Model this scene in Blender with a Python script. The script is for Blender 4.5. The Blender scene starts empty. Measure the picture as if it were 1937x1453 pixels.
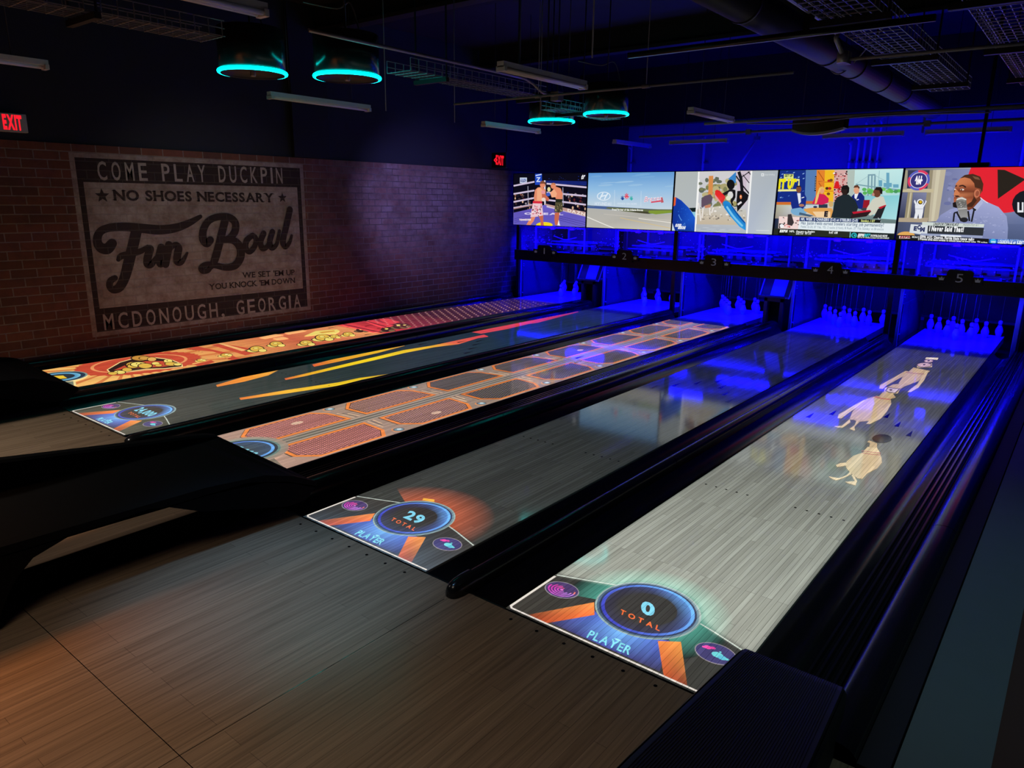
import bpy, math, random
from mathutils import Vector, Matrix
from mathutils.geometry import tessellate_polygon
random.seed(11)
sc = bpy.context.scene
COL = sc.collection
# ------------------------------------------------------------------ camera
FPX = 1367.88
PITCH, YAW, ROLL = -0.2496, 0.6705, 0.0131
CAM = Vector((1.9387, -2.4181, 1.8999))
F = Vector((-math.sin(YAW) * math.cos(PITCH), math.cos(YAW) * math.cos(PITCH), math.sin(PITCH)))
R = Vector((math.cos(YAW), math.sin(YAW), 0))
U = R.cross(F)
R, U = R * math.cos(ROLL) + U * math.sin(ROLL), U * math.cos(ROLL) - R * math.sin(ROLL)
cd = bpy.data.cameras.new('camera')
cam = bpy.data.objects.new('camera', cd)
COL.objects.link(cam)
cd.sensor_width = 36
cd.sensor_fit = 'HORIZONTAL'
cd.lens = FPX / 1937 * 36
cd.clip_start = .05
m = Matrix.Identity(4)
for i in range(3):
    m[i][0], m[i][1], m[i][2], m[i][3] = R[i], U[i], -F[i], CAM[i]
cam.matrix_world = m
sc.camera = cam
# ------------------------------------------------------------------ world, exposure
wd = bpy.data.worlds.new('world')
sc.world = wd
wd.use_nodes = True
wd.node_tree.nodes['Background'].inputs[0].default_value = (.30, .36, .5, 1)
wd.node_tree.nodes['Background'].inputs[1].default_value = .006
sc.view_settings.view_transform = 'Standard'
sc.view_settings.look = 'None'
sc.view_settings.exposure = 0
sc.view_settings.gamma = 1
sc.view_settings.use_curve_mapping = False
sc.cycles.use_denoising = True
sc.cycles.max_bounces = 6
sc.cycles.sample_clamp_indirect = 4


def light(name, kind, loc, energy, color, target=None, size=.1, size_y=None, **kw):
    d = bpy.data.lights.new(name, kind)
    d.energy = energy
    d.color = color
    if kind == 'AREA':
        d.size = size
        if size_y:
            d.shape = 'RECTANGLE'
            d.size_y = size_y
    elif kind in ('SPOT', 'POINT'):
        d.shadow_soft_size = size
    for k, v in kw.items():
        setattr(d, k, v)
    o = bpy.data.objects.new(name, d)
    COL.objects.link(o)
    o.location = loc
    if target is not None:
        o.rotation_euler = (Vector(target) - Vector(loc)).to_track_quat('-Z', 'Y').to_euler()
    return o


W = 1.06
LX = [-6.9866, -5.0703, -3.4314, -1.6018, 0.0]       # left edge of each lane
PURE = (.002, .0, 1.0)
for i, x in enumerate(LX):                            # blue lamps over the pin decks and inside the machines
    light('pit_lamp', 'AREA', (x + W / 2, 9.45, 1.34), 105, PURE, (x + W / 2, 10.2, 0), 1.0, .12)
    light('machine_lamp', 'AREA', (x + W / 2, 10.7, 1.40), 8, PURE, (x + W / 2, 9.3, .9), 1.0, .02)
for x in (-6.3, -4.5, -2.7, -.9, .9):                 # blue strips under the number beam
    light('beam_strip_lamp', 'AREA', (x, 9.06, .737), 9, PURE, (x, 9.06, 0), 1.5, .03)
for x in (-6.0, -3.4, -1.2, .8):                      # blue lamps behind the screens, washing the back wall
    light('wall_wash_lamp', 'AREA', (x, 11.6, 1.5), 16 if x < -5 else 42, PURE, (x + .2, 13.7, 1.9), 1.6, .12)
for x in (-4.2, -1.6, .6):
    light('fixture_wash_lamp', 'AREA', (x, 11.0, 1.9), 9, PURE, (x, 10.0, 2.95), .8, .1)
light('ceiling_wash_lamp', 'AREA', (1.0, 11.0, 2.2), 9, PURE, (-.5, 11.2, 4.2), 1.5, .2)
light('warm_lamp', 'AREA', (-3.2, -4.2, 2.9), 62, (1, .40, .13), (-2.45, -3.3, 0), .9, spread=1.15)
light('added_fill_light', 'AREA', (.1, -2.6, 3.6), 9, (1, .86, .70), (.1, -2.2, 0), 1.2, spread=1.5)  # unseen fill added to lift the dark approach floor
light('added_side_light', 'AREA', (-5.4, -2.4, 3.4), 13, (1, .92, .82), (-4.0, -1.0, 0), .8, spread=1.25)  # added lamp out of view, brightens the left of the approach
light('brick_lamp', 'SPOT', (-5.0, -1.6, .9), 7, (1, .50, .24), (-7.3, .2, .7), .2, spot_size=1.5, spot_blend=1)
light('added_purple_spot', 'SPOT', (-4.3, 5.2, 2.3), 230, (.38, .30, 1), (-7.3, 6.6, 1.75), .05, spot_size=1.0, spot_blend=.9)  # invented spot hanging in mid-air, turns the far bricks purple
light('added_sign_spot', 'SPOT', (-3.3, 2.2, 2.3), 62, (1, .87, .84), (-7.3, 2.8, 1.45), .1, spot_size=.92, spot_blend=.8)  # no fixture here: spot added to light the painted sign
light('added_sheen_spot', 'SPOT', (-1.05, -.75, 3.6), 270, (.26, .56, 1), (-1.0, -.55, 0), .15, spot_size=.56, spot_blend=1)  # added spot imitating a cool reflection on the approach boards
light('added_walkway_spot', 'SPOT', (2.7, .9, 3.8), 70, (.55, .9, .95), (1.8, 1.5, 0), .15, spot_size=1.15, spot_blend=1)  # unseen spot put in to brighten the walkway


# ------------------------------------------------------------------ unprojection onto planes of the room
def un(u, v, axis, val):
    d = F + R * ((u - 968.5) / FPX) - U * ((v - 726.5) / FPX)
    t = (val - CAM[axis]) / d[axis]
    return CAM + d * t


def lin(c):
    out = []
    for x in c[:3]:
        x = max(0, min(255, x)) / 255
        out.append(x / 12.92 if x <= .04045 else ((x + .055) / 1.055) ** 2.4)
    return tuple(out) + (1.0,)


# ------------------------------------------------------------------ materials
def mat(name, color=(.5, .5, .5), rough=.5, metal=0, emit=None, es=1, spec=.5, noise=0, nscale=8):
    mt = bpy.data.materials.new(name)
    mt.use_nodes = True
    nt = mt.node_tree
    b = nt.nodes['Principled BSDF']
    b.inputs['Base Color'].default_value = (*color, 1)
    b.inputs['Roughness'].default_value = rough
    b.inputs['Metallic'].default_value = metal
    b.inputs['Specular IOR Level'].default_value = spec
    if emit:
        b.inputs['Emission Color'].default_value = (*emit, 1)
        b.inputs['Emission Strength'].default_value = es
    if noise:
        g = nt.nodes.new('ShaderNodeNewGeometry')
        n = nt.nodes.new('ShaderNodeTexNoise')
        n.inputs['Scale'].default_value = nscale
        nt.links.new(g.outputs['Position'], n.inputs['Vector'])
        r = nt.nodes.new('ShaderNodeMapRange')
        r.inputs[3].default_value = max(0, rough - noise)
        r.inputs[4].default_value = min(1, rough + noise)
        nt.links.new(n.outputs[0], r.inputs[0])
        nt.links.new(r.outputs[0], b.inputs['Roughness'])
    return mt


def pos_map(nt, order, scale=(1, 1, 1)):
    """world position with its axes re-ordered, for textures that must run on from one mesh to the next"""
    g = nt.nodes.new('ShaderNodeNewGeometry')
    s = nt.nodes.new('ShaderNodeSeparateXYZ')
    c = nt.nodes.new('ShaderNodeCombineXYZ')
    nt.links.new(g.outputs['Position'], s.inputs[0])
    for k, a in enumerate(order):
        if scale[k] == 1:
            nt.links.new(s.outputs[a], c.inputs[k])
        else:
            mm = nt.nodes.new('ShaderNodeMath')
            mm.operation = 'MULTIPLY'
            mm.inputs[1].default_value = scale[k]
            nt.links.new(s.outputs[a], mm.inputs[0])
            nt.links.new(mm.outputs[0], c.inputs[k])
    return c.outputs[0]


def wood(name, c1, c2, seam, rough, length=.9, width=.0268, grain=.35, attr=False, bump=.0, mortar=.0009):
    mt = bpy.data.materials.new(name)
    mt.use_nodes = True
    nt = mt.node_tree
    L = nt.links.new
    b = nt.nodes['Principled BSDF']
    b.inputs['Roughness'].default_value = rough
    v = pos_map(nt, (1, 0, 2))
    br = nt.nodes.new('ShaderNodeTexBrick')
    br.inputs['Scale'].default_value = 1
    br.inputs['Color1'].default_value = (*c1, 1)
    br.inputs['Color2'].default_value = (*c2, 1)
    br.inputs['Mortar'].default_value = (*seam, 1)
    br.inputs['Mortar Size'].default_value = mortar
    br.inputs['Mortar Smooth'].default_value = .3
    br.inputs['Brick Width'].default_value = length
    br.inputs['Row Height'].default_value = width
    br.offset = .37
    br.offset_frequency = 3
    L(v, br.inputs['Vector'])
    n = nt.nodes.new('ShaderNodeTexNoise')
    n.inputs['Scale'].default_value = 1
    n.inputs['Detail'].default_value = 5
    L(pos_map(nt, (1, 0, 2), (2.0, 70, 1)), n.inputs['Vector'])
    r = nt.nodes.new('ShaderNodeMapRange')
    r.inputs[1].default_value, r.inputs[2].default_value = .3, .7
    r.inputs[3].default_value, r.inputs[4].default_value = 1 - grain, 1 + grain
    L(n.outputs[0], r.inputs[0])
    mx = nt.nodes.new('ShaderNodeVectorMath')
    mx.operation = 'SCALE'
    L(br.outputs['Color'], mx.inputs[0])
    L(r.outputs[0], mx.inputs['Scale'])
    L(mx.outputs[0], b.inputs['Base Color'])
    if attr:
        # the projected picture: its light comes back off the boards, so it carries the boards' own tone
        a = nt.nodes.new('ShaderNodeAttribute')
        a.attribute_name = 'Col'
        dv = nt.nodes.new('ShaderNodeVectorMath')
        dv.operation = 'SCALE'
        av = sum(c1 + c2) / 6
        dv.inputs['Scale'].default_value = 1 / av
        L(mx.outputs[0], dv.inputs[0])
        bw = nt.nodes.new('ShaderNodeRGBToBW')
        L(dv.outputs[0], bw.inputs[0])
        m2 = nt.nodes.new('ShaderNodeVectorMath')
        m2.operation = 'SCALE'
        L(a.outputs['Color'], m2.inputs[0])
        half = nt.nodes.new('ShaderNodeMapRange')
        half.inputs[1].default_value, half.inputs[2].default_value = 0, 2
        half.inputs[3].default_value, half.inputs[4].default_value = .35, 1.65
        L(bw.outputs[0], half.inputs[0])
        L(half.outputs[0], m2.inputs['Scale'])
        L(m2.outputs[0], b.inputs['Emission Color'])
        b.inputs['Emission Strength'].default_value = 1
    return mt


LC = ((.42, .42, .375), (.30, .295, .26), (.07, .065, .055))
M = {}
M['lane'] = wood('lane_boards', *LC, .075, grain=.16)
M['picture'] = wood('projected_picture', *LC, .075, attr=True, grain=.16)
M['picture'].cycles.emission_sampling = 'NONE'
M['floor'] = wood('approach_boards', (.33, .225, .145), (.27, .18, .115), (.12, .08, .055), .27, 1.3, .0536, .24)
M['deck'] = mat('pin_deck_white', (.78, .78, .8), .15)
M['pin'] = mat('pin_white', (.85, .85, .83), .22)
M['black'] = mat('black_plastic', (.008, .008, .009), .30, noise=.06)
M['gloss'] = mat('black_gloss_plastic', (.010, .010, .011), .20, noise=.05)
M['matte'] = mat('black_matte', (.006, .006, .007), .65)
M['br'] = mat('black_textured_shell', (.003, .003, .0035), .75, spec=.08)
M['rubber'] = mat('black_rubber', (.012, .012, .014), .5)
M['steel'] = mat('dark_painted_steel', (.014, .014, .016), .5)
M['galv'] = mat('galvanised_wire', (.42, .42, .44), .4, .6)
M['grey'] = mat('grey_paint', (.22, .22, .23), .5)
M['white'] = mat('white_enamel', (.75, .74, .74), .35)
M['tube'] = mat('unlit_tube_glass', (.80, .74, .73), .25)
M['navy'] = mat('navy_wall_paint', (.012, .017, .028), .8)
M['backwall'] = mat('back_wall_paint', (.30, .30, .34), .75)
M['ceil'] = mat('black_ceiling_paint', (.006, .006, .007), .8)
M['blackpaint'] = mat('black_pillar_paint', (.006, .006, .008), .7)
M['kick'] = mat('dark_blue_laminate', (.03, .035, .085), .35)
M['kickedge'] = mat('blue_grey_edge_trim', (.26, .28, .5), .35)
M['chute'] = mat('grey_blue_chute', (.20, .24, .80), .4)
M['curtain'] = mat('dark_blue_curtain', (.022, .022, .035), .6)
M['machine'] = mat('blue_machine_paint', (.12, .13, .30), .4)
M['machine_dark'] = mat('dark_machine_paint', (.05, .05, .055), .5)
M['cyan'] = mat('cyan_ring_light', (.02, .1, .1), .4, emit=(.0, .95, .88), es=8)
M['fleck'] = mat('bright_fleck', (.9, .9, .9), .5)
fn = M['fleck'].node_tree
ft = fn.nodes.new('ShaderNodeBsdfTranslucent')
ft.inputs[0].default_value = (.95, .95, .95, 1)
fn.links.new(ft.outputs[0], fn.nodes['Material Output'].inputs[0])
M['walk'] = mat('dark_teal_vinyl', (.12, .16, .17), .55, noise=.06)
M['carpet'] = mat('dark_red_carpet', (.075, .035, .03), .95)
M['exitbox'] = mat('pale_grey_plastic', (.5, .5, .5), .4)
M['exitred'] = mat('red_exit_letters', (.3, .01, .01), .4, emit=(1, .01, .025), es=1.1)
M['crown'] = mat('grey_glowing_print', (.42, .42, .42), .6, emit=(.05, .05, .05), es=.6)  # numerals and crowns given a faint glow of their own
M['mark'] = mat('black_inlay_and_unlit_hat', (.004, .004, .004), .08)
M['khaki'] = mat('dull_brown_metal', (.05, .038, .016), .6)
M['paleedge'] = mat('pale_grey_edge', (.45, .45, .47), .5)


def screen_mat():
    mt = bpy.data.materials.new('lit_screen_picture')
    mt.use_nodes = True
    nt = mt.node_tree
    b = nt.nodes['Principled BSDF']
    b.inputs['Base Color'].default_value = (.01, .01, .01, 1)
    b.inputs['Roughness'].default_value = .4
    a = nt.nodes.new('ShaderNodeAttribute')
    a.attribute_name = 'Col'
    nt.links.new(a.outputs['Color'], b.inputs['Emission Color'])
    b.inputs['Emission Strength'].default_value = 1.0
    return mt


M['screen'] = screen_mat()


def brick(name, paint=None, worn=.5):
    """brick courses in world space; paint = colour of the sign paint lying on the bricks"""
    mt = bpy.data.materials.new(name)
    mt.use_nodes = True
    nt = mt.node_tree
    L = nt.links.new
    b = nt.nodes['Principled BSDF']
    b.inputs['Roughness'].default_value = .85
    v = pos_map(nt, (1, 2, 0))
    br = nt.nodes.new('ShaderNodeTexBrick')
    br.inputs['Scale'].default_value = 1
    br.inputs['Color1'].default_value = (.20, .075, .048, 1)
    br.inputs['Color2'].default_value = (.115, .05, .036, 1)
    br.inputs['Mortar'].default_value = (.25, .215, .19, 1)
    br.inputs['Mortar Size'].default_value = .0075
    br.inputs['Mortar Smooth'].default_value = .35
    br.inputs['Brick Width'].default_value = .262
    br.inputs['Row Height'].default_value = .0985
    L(v, br.inputs['Vector'])
    n = nt.nodes.new('ShaderNodeTexNoise')
    n.inputs['Scale'].default_value = 7
    n.inputs['Detail'].default_value = 8
    n.inputs['Roughness'].default_value = .7
    L(v, n.inputs['Vector'])

    def mix(a, c, f):
        x = nt.nodes.new('ShaderNodeMix')
        x.data_type = 'RGBA'
        for s, i in ((f, 0), (a, 6), (c, 7)):
            if isinstance(s, (int, float)):
                x.inputs[i].default_value = s
            elif isinstance(s, tuple):
                x.inputs[i].default_value = s
            else:
                L(s, x.inputs[i])
        return x.outputs[2]

    def rng(s, a, b2, c=0., d=1.):
        x = nt.nodes.new('ShaderNodeMapRange')
        L(s, x.inputs[0])
        for k, q in zip((1, 2, 3, 4), (a, b2, c, d)):
            x.inputs[k].default_value = q
        return x.outputs[0]

    def mul(a, c):
        x = nt.nodes.new('ShaderNodeMath')
        x.operation = 'MULTIPLY'
        for k, q in enumerate((a, c)):
            if isinstance(q, (int, float)):
                x.inputs[k].default_value = q
            else:
                L(q, x.inputs[k])
        return x.outputs[0]
    col = mix(br.outputs['Color'], (.05, .03, .025, 1), mul(rng(n.outputs[0], .45, .75), .55))
    # old whitewash on the far bricks
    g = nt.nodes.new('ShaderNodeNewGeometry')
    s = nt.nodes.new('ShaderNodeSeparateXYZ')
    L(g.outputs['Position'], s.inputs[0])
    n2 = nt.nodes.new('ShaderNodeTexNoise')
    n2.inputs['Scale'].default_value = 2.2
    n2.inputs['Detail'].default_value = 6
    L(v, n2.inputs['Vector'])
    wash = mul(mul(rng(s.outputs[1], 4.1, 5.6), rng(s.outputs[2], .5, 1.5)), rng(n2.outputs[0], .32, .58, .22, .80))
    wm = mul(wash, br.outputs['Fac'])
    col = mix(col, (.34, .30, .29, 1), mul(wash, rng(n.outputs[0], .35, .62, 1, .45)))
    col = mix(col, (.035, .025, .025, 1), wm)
    if paint:
        f = mul(rng(n.outputs[0], .34, .64, 1.0, 1 - worn), rng(br.outputs['Fac'], 0, 1, 1, 1 - worn * .75))
        col = mix(col, (*paint, 1), f)
    L(col, b.inputs['Base Color'])
    bp = nt.nodes.new('ShaderNodeBump')
    bp.inputs['Distance'].default_value = .006
    bp.inputs['Strength'].default_value = .7
    bp.invert = True
    L(br.outputs['Fac'], bp.inputs['Height'])
    L(bp.outputs[0], b.inputs['Normal'])
    return mt


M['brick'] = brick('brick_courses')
M['signlight'] = brick('pale_sign_paint', (.38, .35, .325), .62)
M['signdark'] = brick('black_sign_paint', (.016, .013, .015), .16)
M['signletter'] = brick('chalky_letter_paint', (.42, .40, .38), .30)


def clear_mat():
    mt = bpy.data.materials.new('clear_polycarbonate')
    mt.use_nodes = True
    nt = mt.node_tree
    nt.nodes.remove(nt.nodes['Principled BSDF'])
    t = nt.nodes.new('ShaderNodeBsdfTransparent')
    t.inputs[0].default_value = (.93, .94, .96, 1)
    g = nt.nodes.new('ShaderNodeBsdfGlossy')
    g.inputs['Roughness'].default_value = .08
    mx = nt.nodes.new('ShaderNodeMixShader')
    mx.inputs[0].default_value = .05
    nt.links.new(t.outputs[0], mx.inputs[1])
    nt.links.new(g.outputs[0], mx.inputs[2])
    nt.links.new(mx.outputs[0], nt.nodes['Material Output'].inputs[0])
    return mt


M['clear'] = clear_mat()


# ------------------------------------------------------------------ object helpers
BASE = {}


def thing(name, label, cat, loc=(0, 0, 0), group=None):
    o = bpy.data.objects.new(name, None)
    o.empty_display_size = .1
    COL.objects.link(o)
    o.location = loc
    BASE[o.name] = Vector(loc)
    o['label'] = label
    o['category'] = cat
    if group:
        o['group'] = group
    return o


def tag(o, label, cat, group=None, kind=None):
    o['label'] = label
    o['category'] = cat
    if group:
        o['group'] = group
    if kind:
        o['kind'] = kind
    return o


class MB:
    def __init__(s):
        s.v, s.f, s.mi, s.sm = [], [], [], []

    def add(s, vs, fs, mi=0, smooth=False):
        k = len(s.v)
        s.v += [Vector(p) for p in vs]
        for f in fs:
            s.f.append([i + k for i in f])
            s.mi.append(mi)
            s.sm.append(smooth)
        return s

    def box(s, x0, x1, y0, y1, z0, z1, mi=0):
        vs = [(x, y, z) for z in (z0, z1) for y in (y0, y1) for x in (x0, x1)]
        return s.add(vs, [(0, 2, 3, 1), (4, 5, 7, 6), (0, 1, 5, 4), (2, 6, 7, 3), (0, 4, 6, 2), (1, 3, 7, 5)], mi)

    def tube(s, pts, r, n=8, caps=True, mi=0):
        pts = [Vector(p) for p in pts]
        rs = r if isinstance(r, (list, tuple)) else [r] * len(pts)
        vs, fs = [], []
        for i, p in enumerate(pts):
            d = (pts[min(i + 1, len(pts) - 1)] - pts[max(i - 1, 0)]).normalized()
            a = d.orthogonal().normalized() if i == 0 else (a - d * a.dot(d)).normalized()
            b = d.cross(a)
            for k in range(n):
                t = 2 * math.pi * k / n
                vs.append(p + (a * math.cos(t) + b * math.sin(t)) * rs[i])
        for i in range(len(pts) - 1):
            for k in range(n):
                k2 = (k + 1) % n
                fs.append((i * n + k, i * n + k2, (i + 1) * n + k2, (i + 1) * n + k))
        s.add(vs, fs, mi, True)
        if caps:
            k0 = len(s.v) - len(vs)
            for e in (range(n - 1, -1, -1), range((len(pts) - 1) * n, len(pts) * n)):
                s.f.append([k0 + q for q in e])
                s.mi.append(mi)
                s.sm.append(False)
        return s

    def lathe(s, prof, c, n=24, mi=0, smooth=True):
        vs, fs = [], []
        for r, z in prof:
            for k in range(n):
                t = 2 * math.pi * k / n
                vs.append((c[0] + r * math.cos(t), c[1] + r * math.sin(t), c[2] + z))
        for i in range(len(prof) - 1):
            for k in range(n):
                k2 = (k + 1) % n
                fs.append((i * n + k, i * n + k2, (i + 1) * n + k2, (i + 1) * n + k))
        return s.add(vs, fs, mi, smooth)

    def loft(s, rings, closed=False, mi=0, smooth=False):
        n = len(rings[0])
        vs = [p for r in rings for p in r]
        fs = []
        for i in range(len(rings) - 1):
            for k in range(n if closed else n - 1):
                k2 = (k + 1) % n
                fs.append((i * n + k, i * n + k2, (i + 1) * n + k2, (i + 1) * n + k))
        return s.add(vs, fs, mi, smooth)

    def prism(s, poly, vec, mi=0):
        """flat outline (3-D points) pushed along vec, with both ends closed"""
        vec = Vector(vec)
        p = [Vector(q) for q in poly]
        n = len(p)
        tr = tessellate_polygon([p])
        k = len(s.v)
        s.v += p + [q + vec for q in p]
        for t in tr:
            s.f.append([k + i for i in t])
            s.f.append([k + n + i for i in reversed(t)])
        for i in range(n):
            j = (i + 1) % n
            s.f.append([k + i, k + j, k + n + j, k + n + i])
        s.mi += [mi] * (len(s.f) - len(s.mi))
        s.sm += [False] * (len(s.f) - len(s.sm))
        return s

    def build(s, name, mats, parent=None, bevel=0, solid=0):
        me = bpy.data.meshes.new(name)
        off = Vector((0, 0, 0))
        p = parent
        while p is not None:
            off += BASE.get(p.name, Vector((0, 0, 0)))
            p = p.parent
        me.from_pydata([v - off for v in s.v], [], s.f)
        for q in (mats if isinstance(mats, (list, tuple)) else [mats]):
            me.materials.append(M[q])
        me.polygons.foreach_set('material_index', s.mi)
        me.polygons.foreach_set('use_smooth', s.sm)
        me.update()
        o = bpy.data.objects.new(name, me)
        COL.objects.link(o)
        o.parent = parent
        if solid:
            md = o.modifiers.new('solid', 'SOLIDIFY')
            md.thickness = solid
        if bevel:
            md = o.modifiers.new('bevel', 'BEVEL')
            md.width = bevel
            md.segments = 2
            md.limit_method = 'ANGLE'
        return o


def struct(name, mb, mats, **kw):
    o = mb.build(name, mats, **kw)
    o['kind'] = 'structure'
    return o


def copy_tree(o, loc, label=None):
    r = o.copy()
    COL.objects.link(r)
    r.location = loc
    BASE[r.name] = Vector(loc)
    if label:
        r['label'] = label
    for ch in o.children:
        c = ch.copy()
        COL.objects.link(c)
        c.parent = r
        for g in ch.children:
            d = g.copy()
            COL.objects.link(d)
            d.parent = c
    return r


# ------------------------------------------------------------------ flat pictures (screens, projected images, sign writing)
GL = {}


def glyph(ch, bold=0.0):
    k = (ch, bold)
    if k in GL:
        return GL[k]
    cu = bpy.data.curves.new('g', 'FONT')
    cu.body = ch
    cu.size = 1
    cu.offset = bold
    cu.resolution_u = 3
    o = bpy.data.objects.new('g', cu)
    COL.objects.link(o)
    dg = bpy.context.evaluated_depsgraph_get()
    ev = o.evaluated_get(dg)
    me = ev.to_mesh()
    vs = [(v.co.x, v.co.y) for v in me.vertices]
    fs = [list(p.vertices) for p in me.polygons]
    ev.to_mesh_clear()
    bpy.data.objects.remove(o)
    bpy.data.curves.remove(cu)
    if vs:
        x0, x1 = min(v[0] for v in vs), max(v[0] for v in vs)
        vs = [(v[0] - x0, v[1]) for v in vs]
        w = x1 - x0
    else:
        w = .28
    GL[k] = (vs, fs, w)
    return GL[k]


CAPH = max(v[1] for v in glyph('H')[0])
SERIF = {'N': [(0, 0), (0, 1), (1, 1)], 'H': [(0, 0), (0, 1), (1, 0), (1, 1)], 'E': [(0, 0), (0, 1)], 'R': [(0, 0), (0, 1), (1, 0)],
         'Y': [(.5, 0), (0, 1), (1, 1)], 'A': [(0, 0), (1, 0)], 'W': [(0, 1), (1, 1)], 'T': [(.5, 0)], 'M': [(0, 0), (1, 0), (0, 1), (1, 1)],
         'U': [(0, 1), (1, 1)], 'P': [(0, 0), (0, 1)], 'K': [(0, 0), (0, 1), (1, 0), (1, 1)], 'D': [(0, 0), (0, 1)], 'S': [], 'O': []}


def smooth(pts, n=7):
    out = []
    P = [Vector(p) for p in pts]
    for i in range(len(P) - 1):
        p0, p1, p2, p3 = P[max(i - 1, 0)], P[i], P[i + 1], P[min(i + 2, len(P) - 1)]
        for k in range(n):
            t = k / n
            out.append(.5 * ((2 * p1) + (p2 - p0) * t + (2 * p0 - 5 * p1 + 4 * p2 - p3) * t * t + (3 * p1 - p0 - 3 * p2 + p3) * t ** 3))
    out.append(P[-1])
    return out


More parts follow.
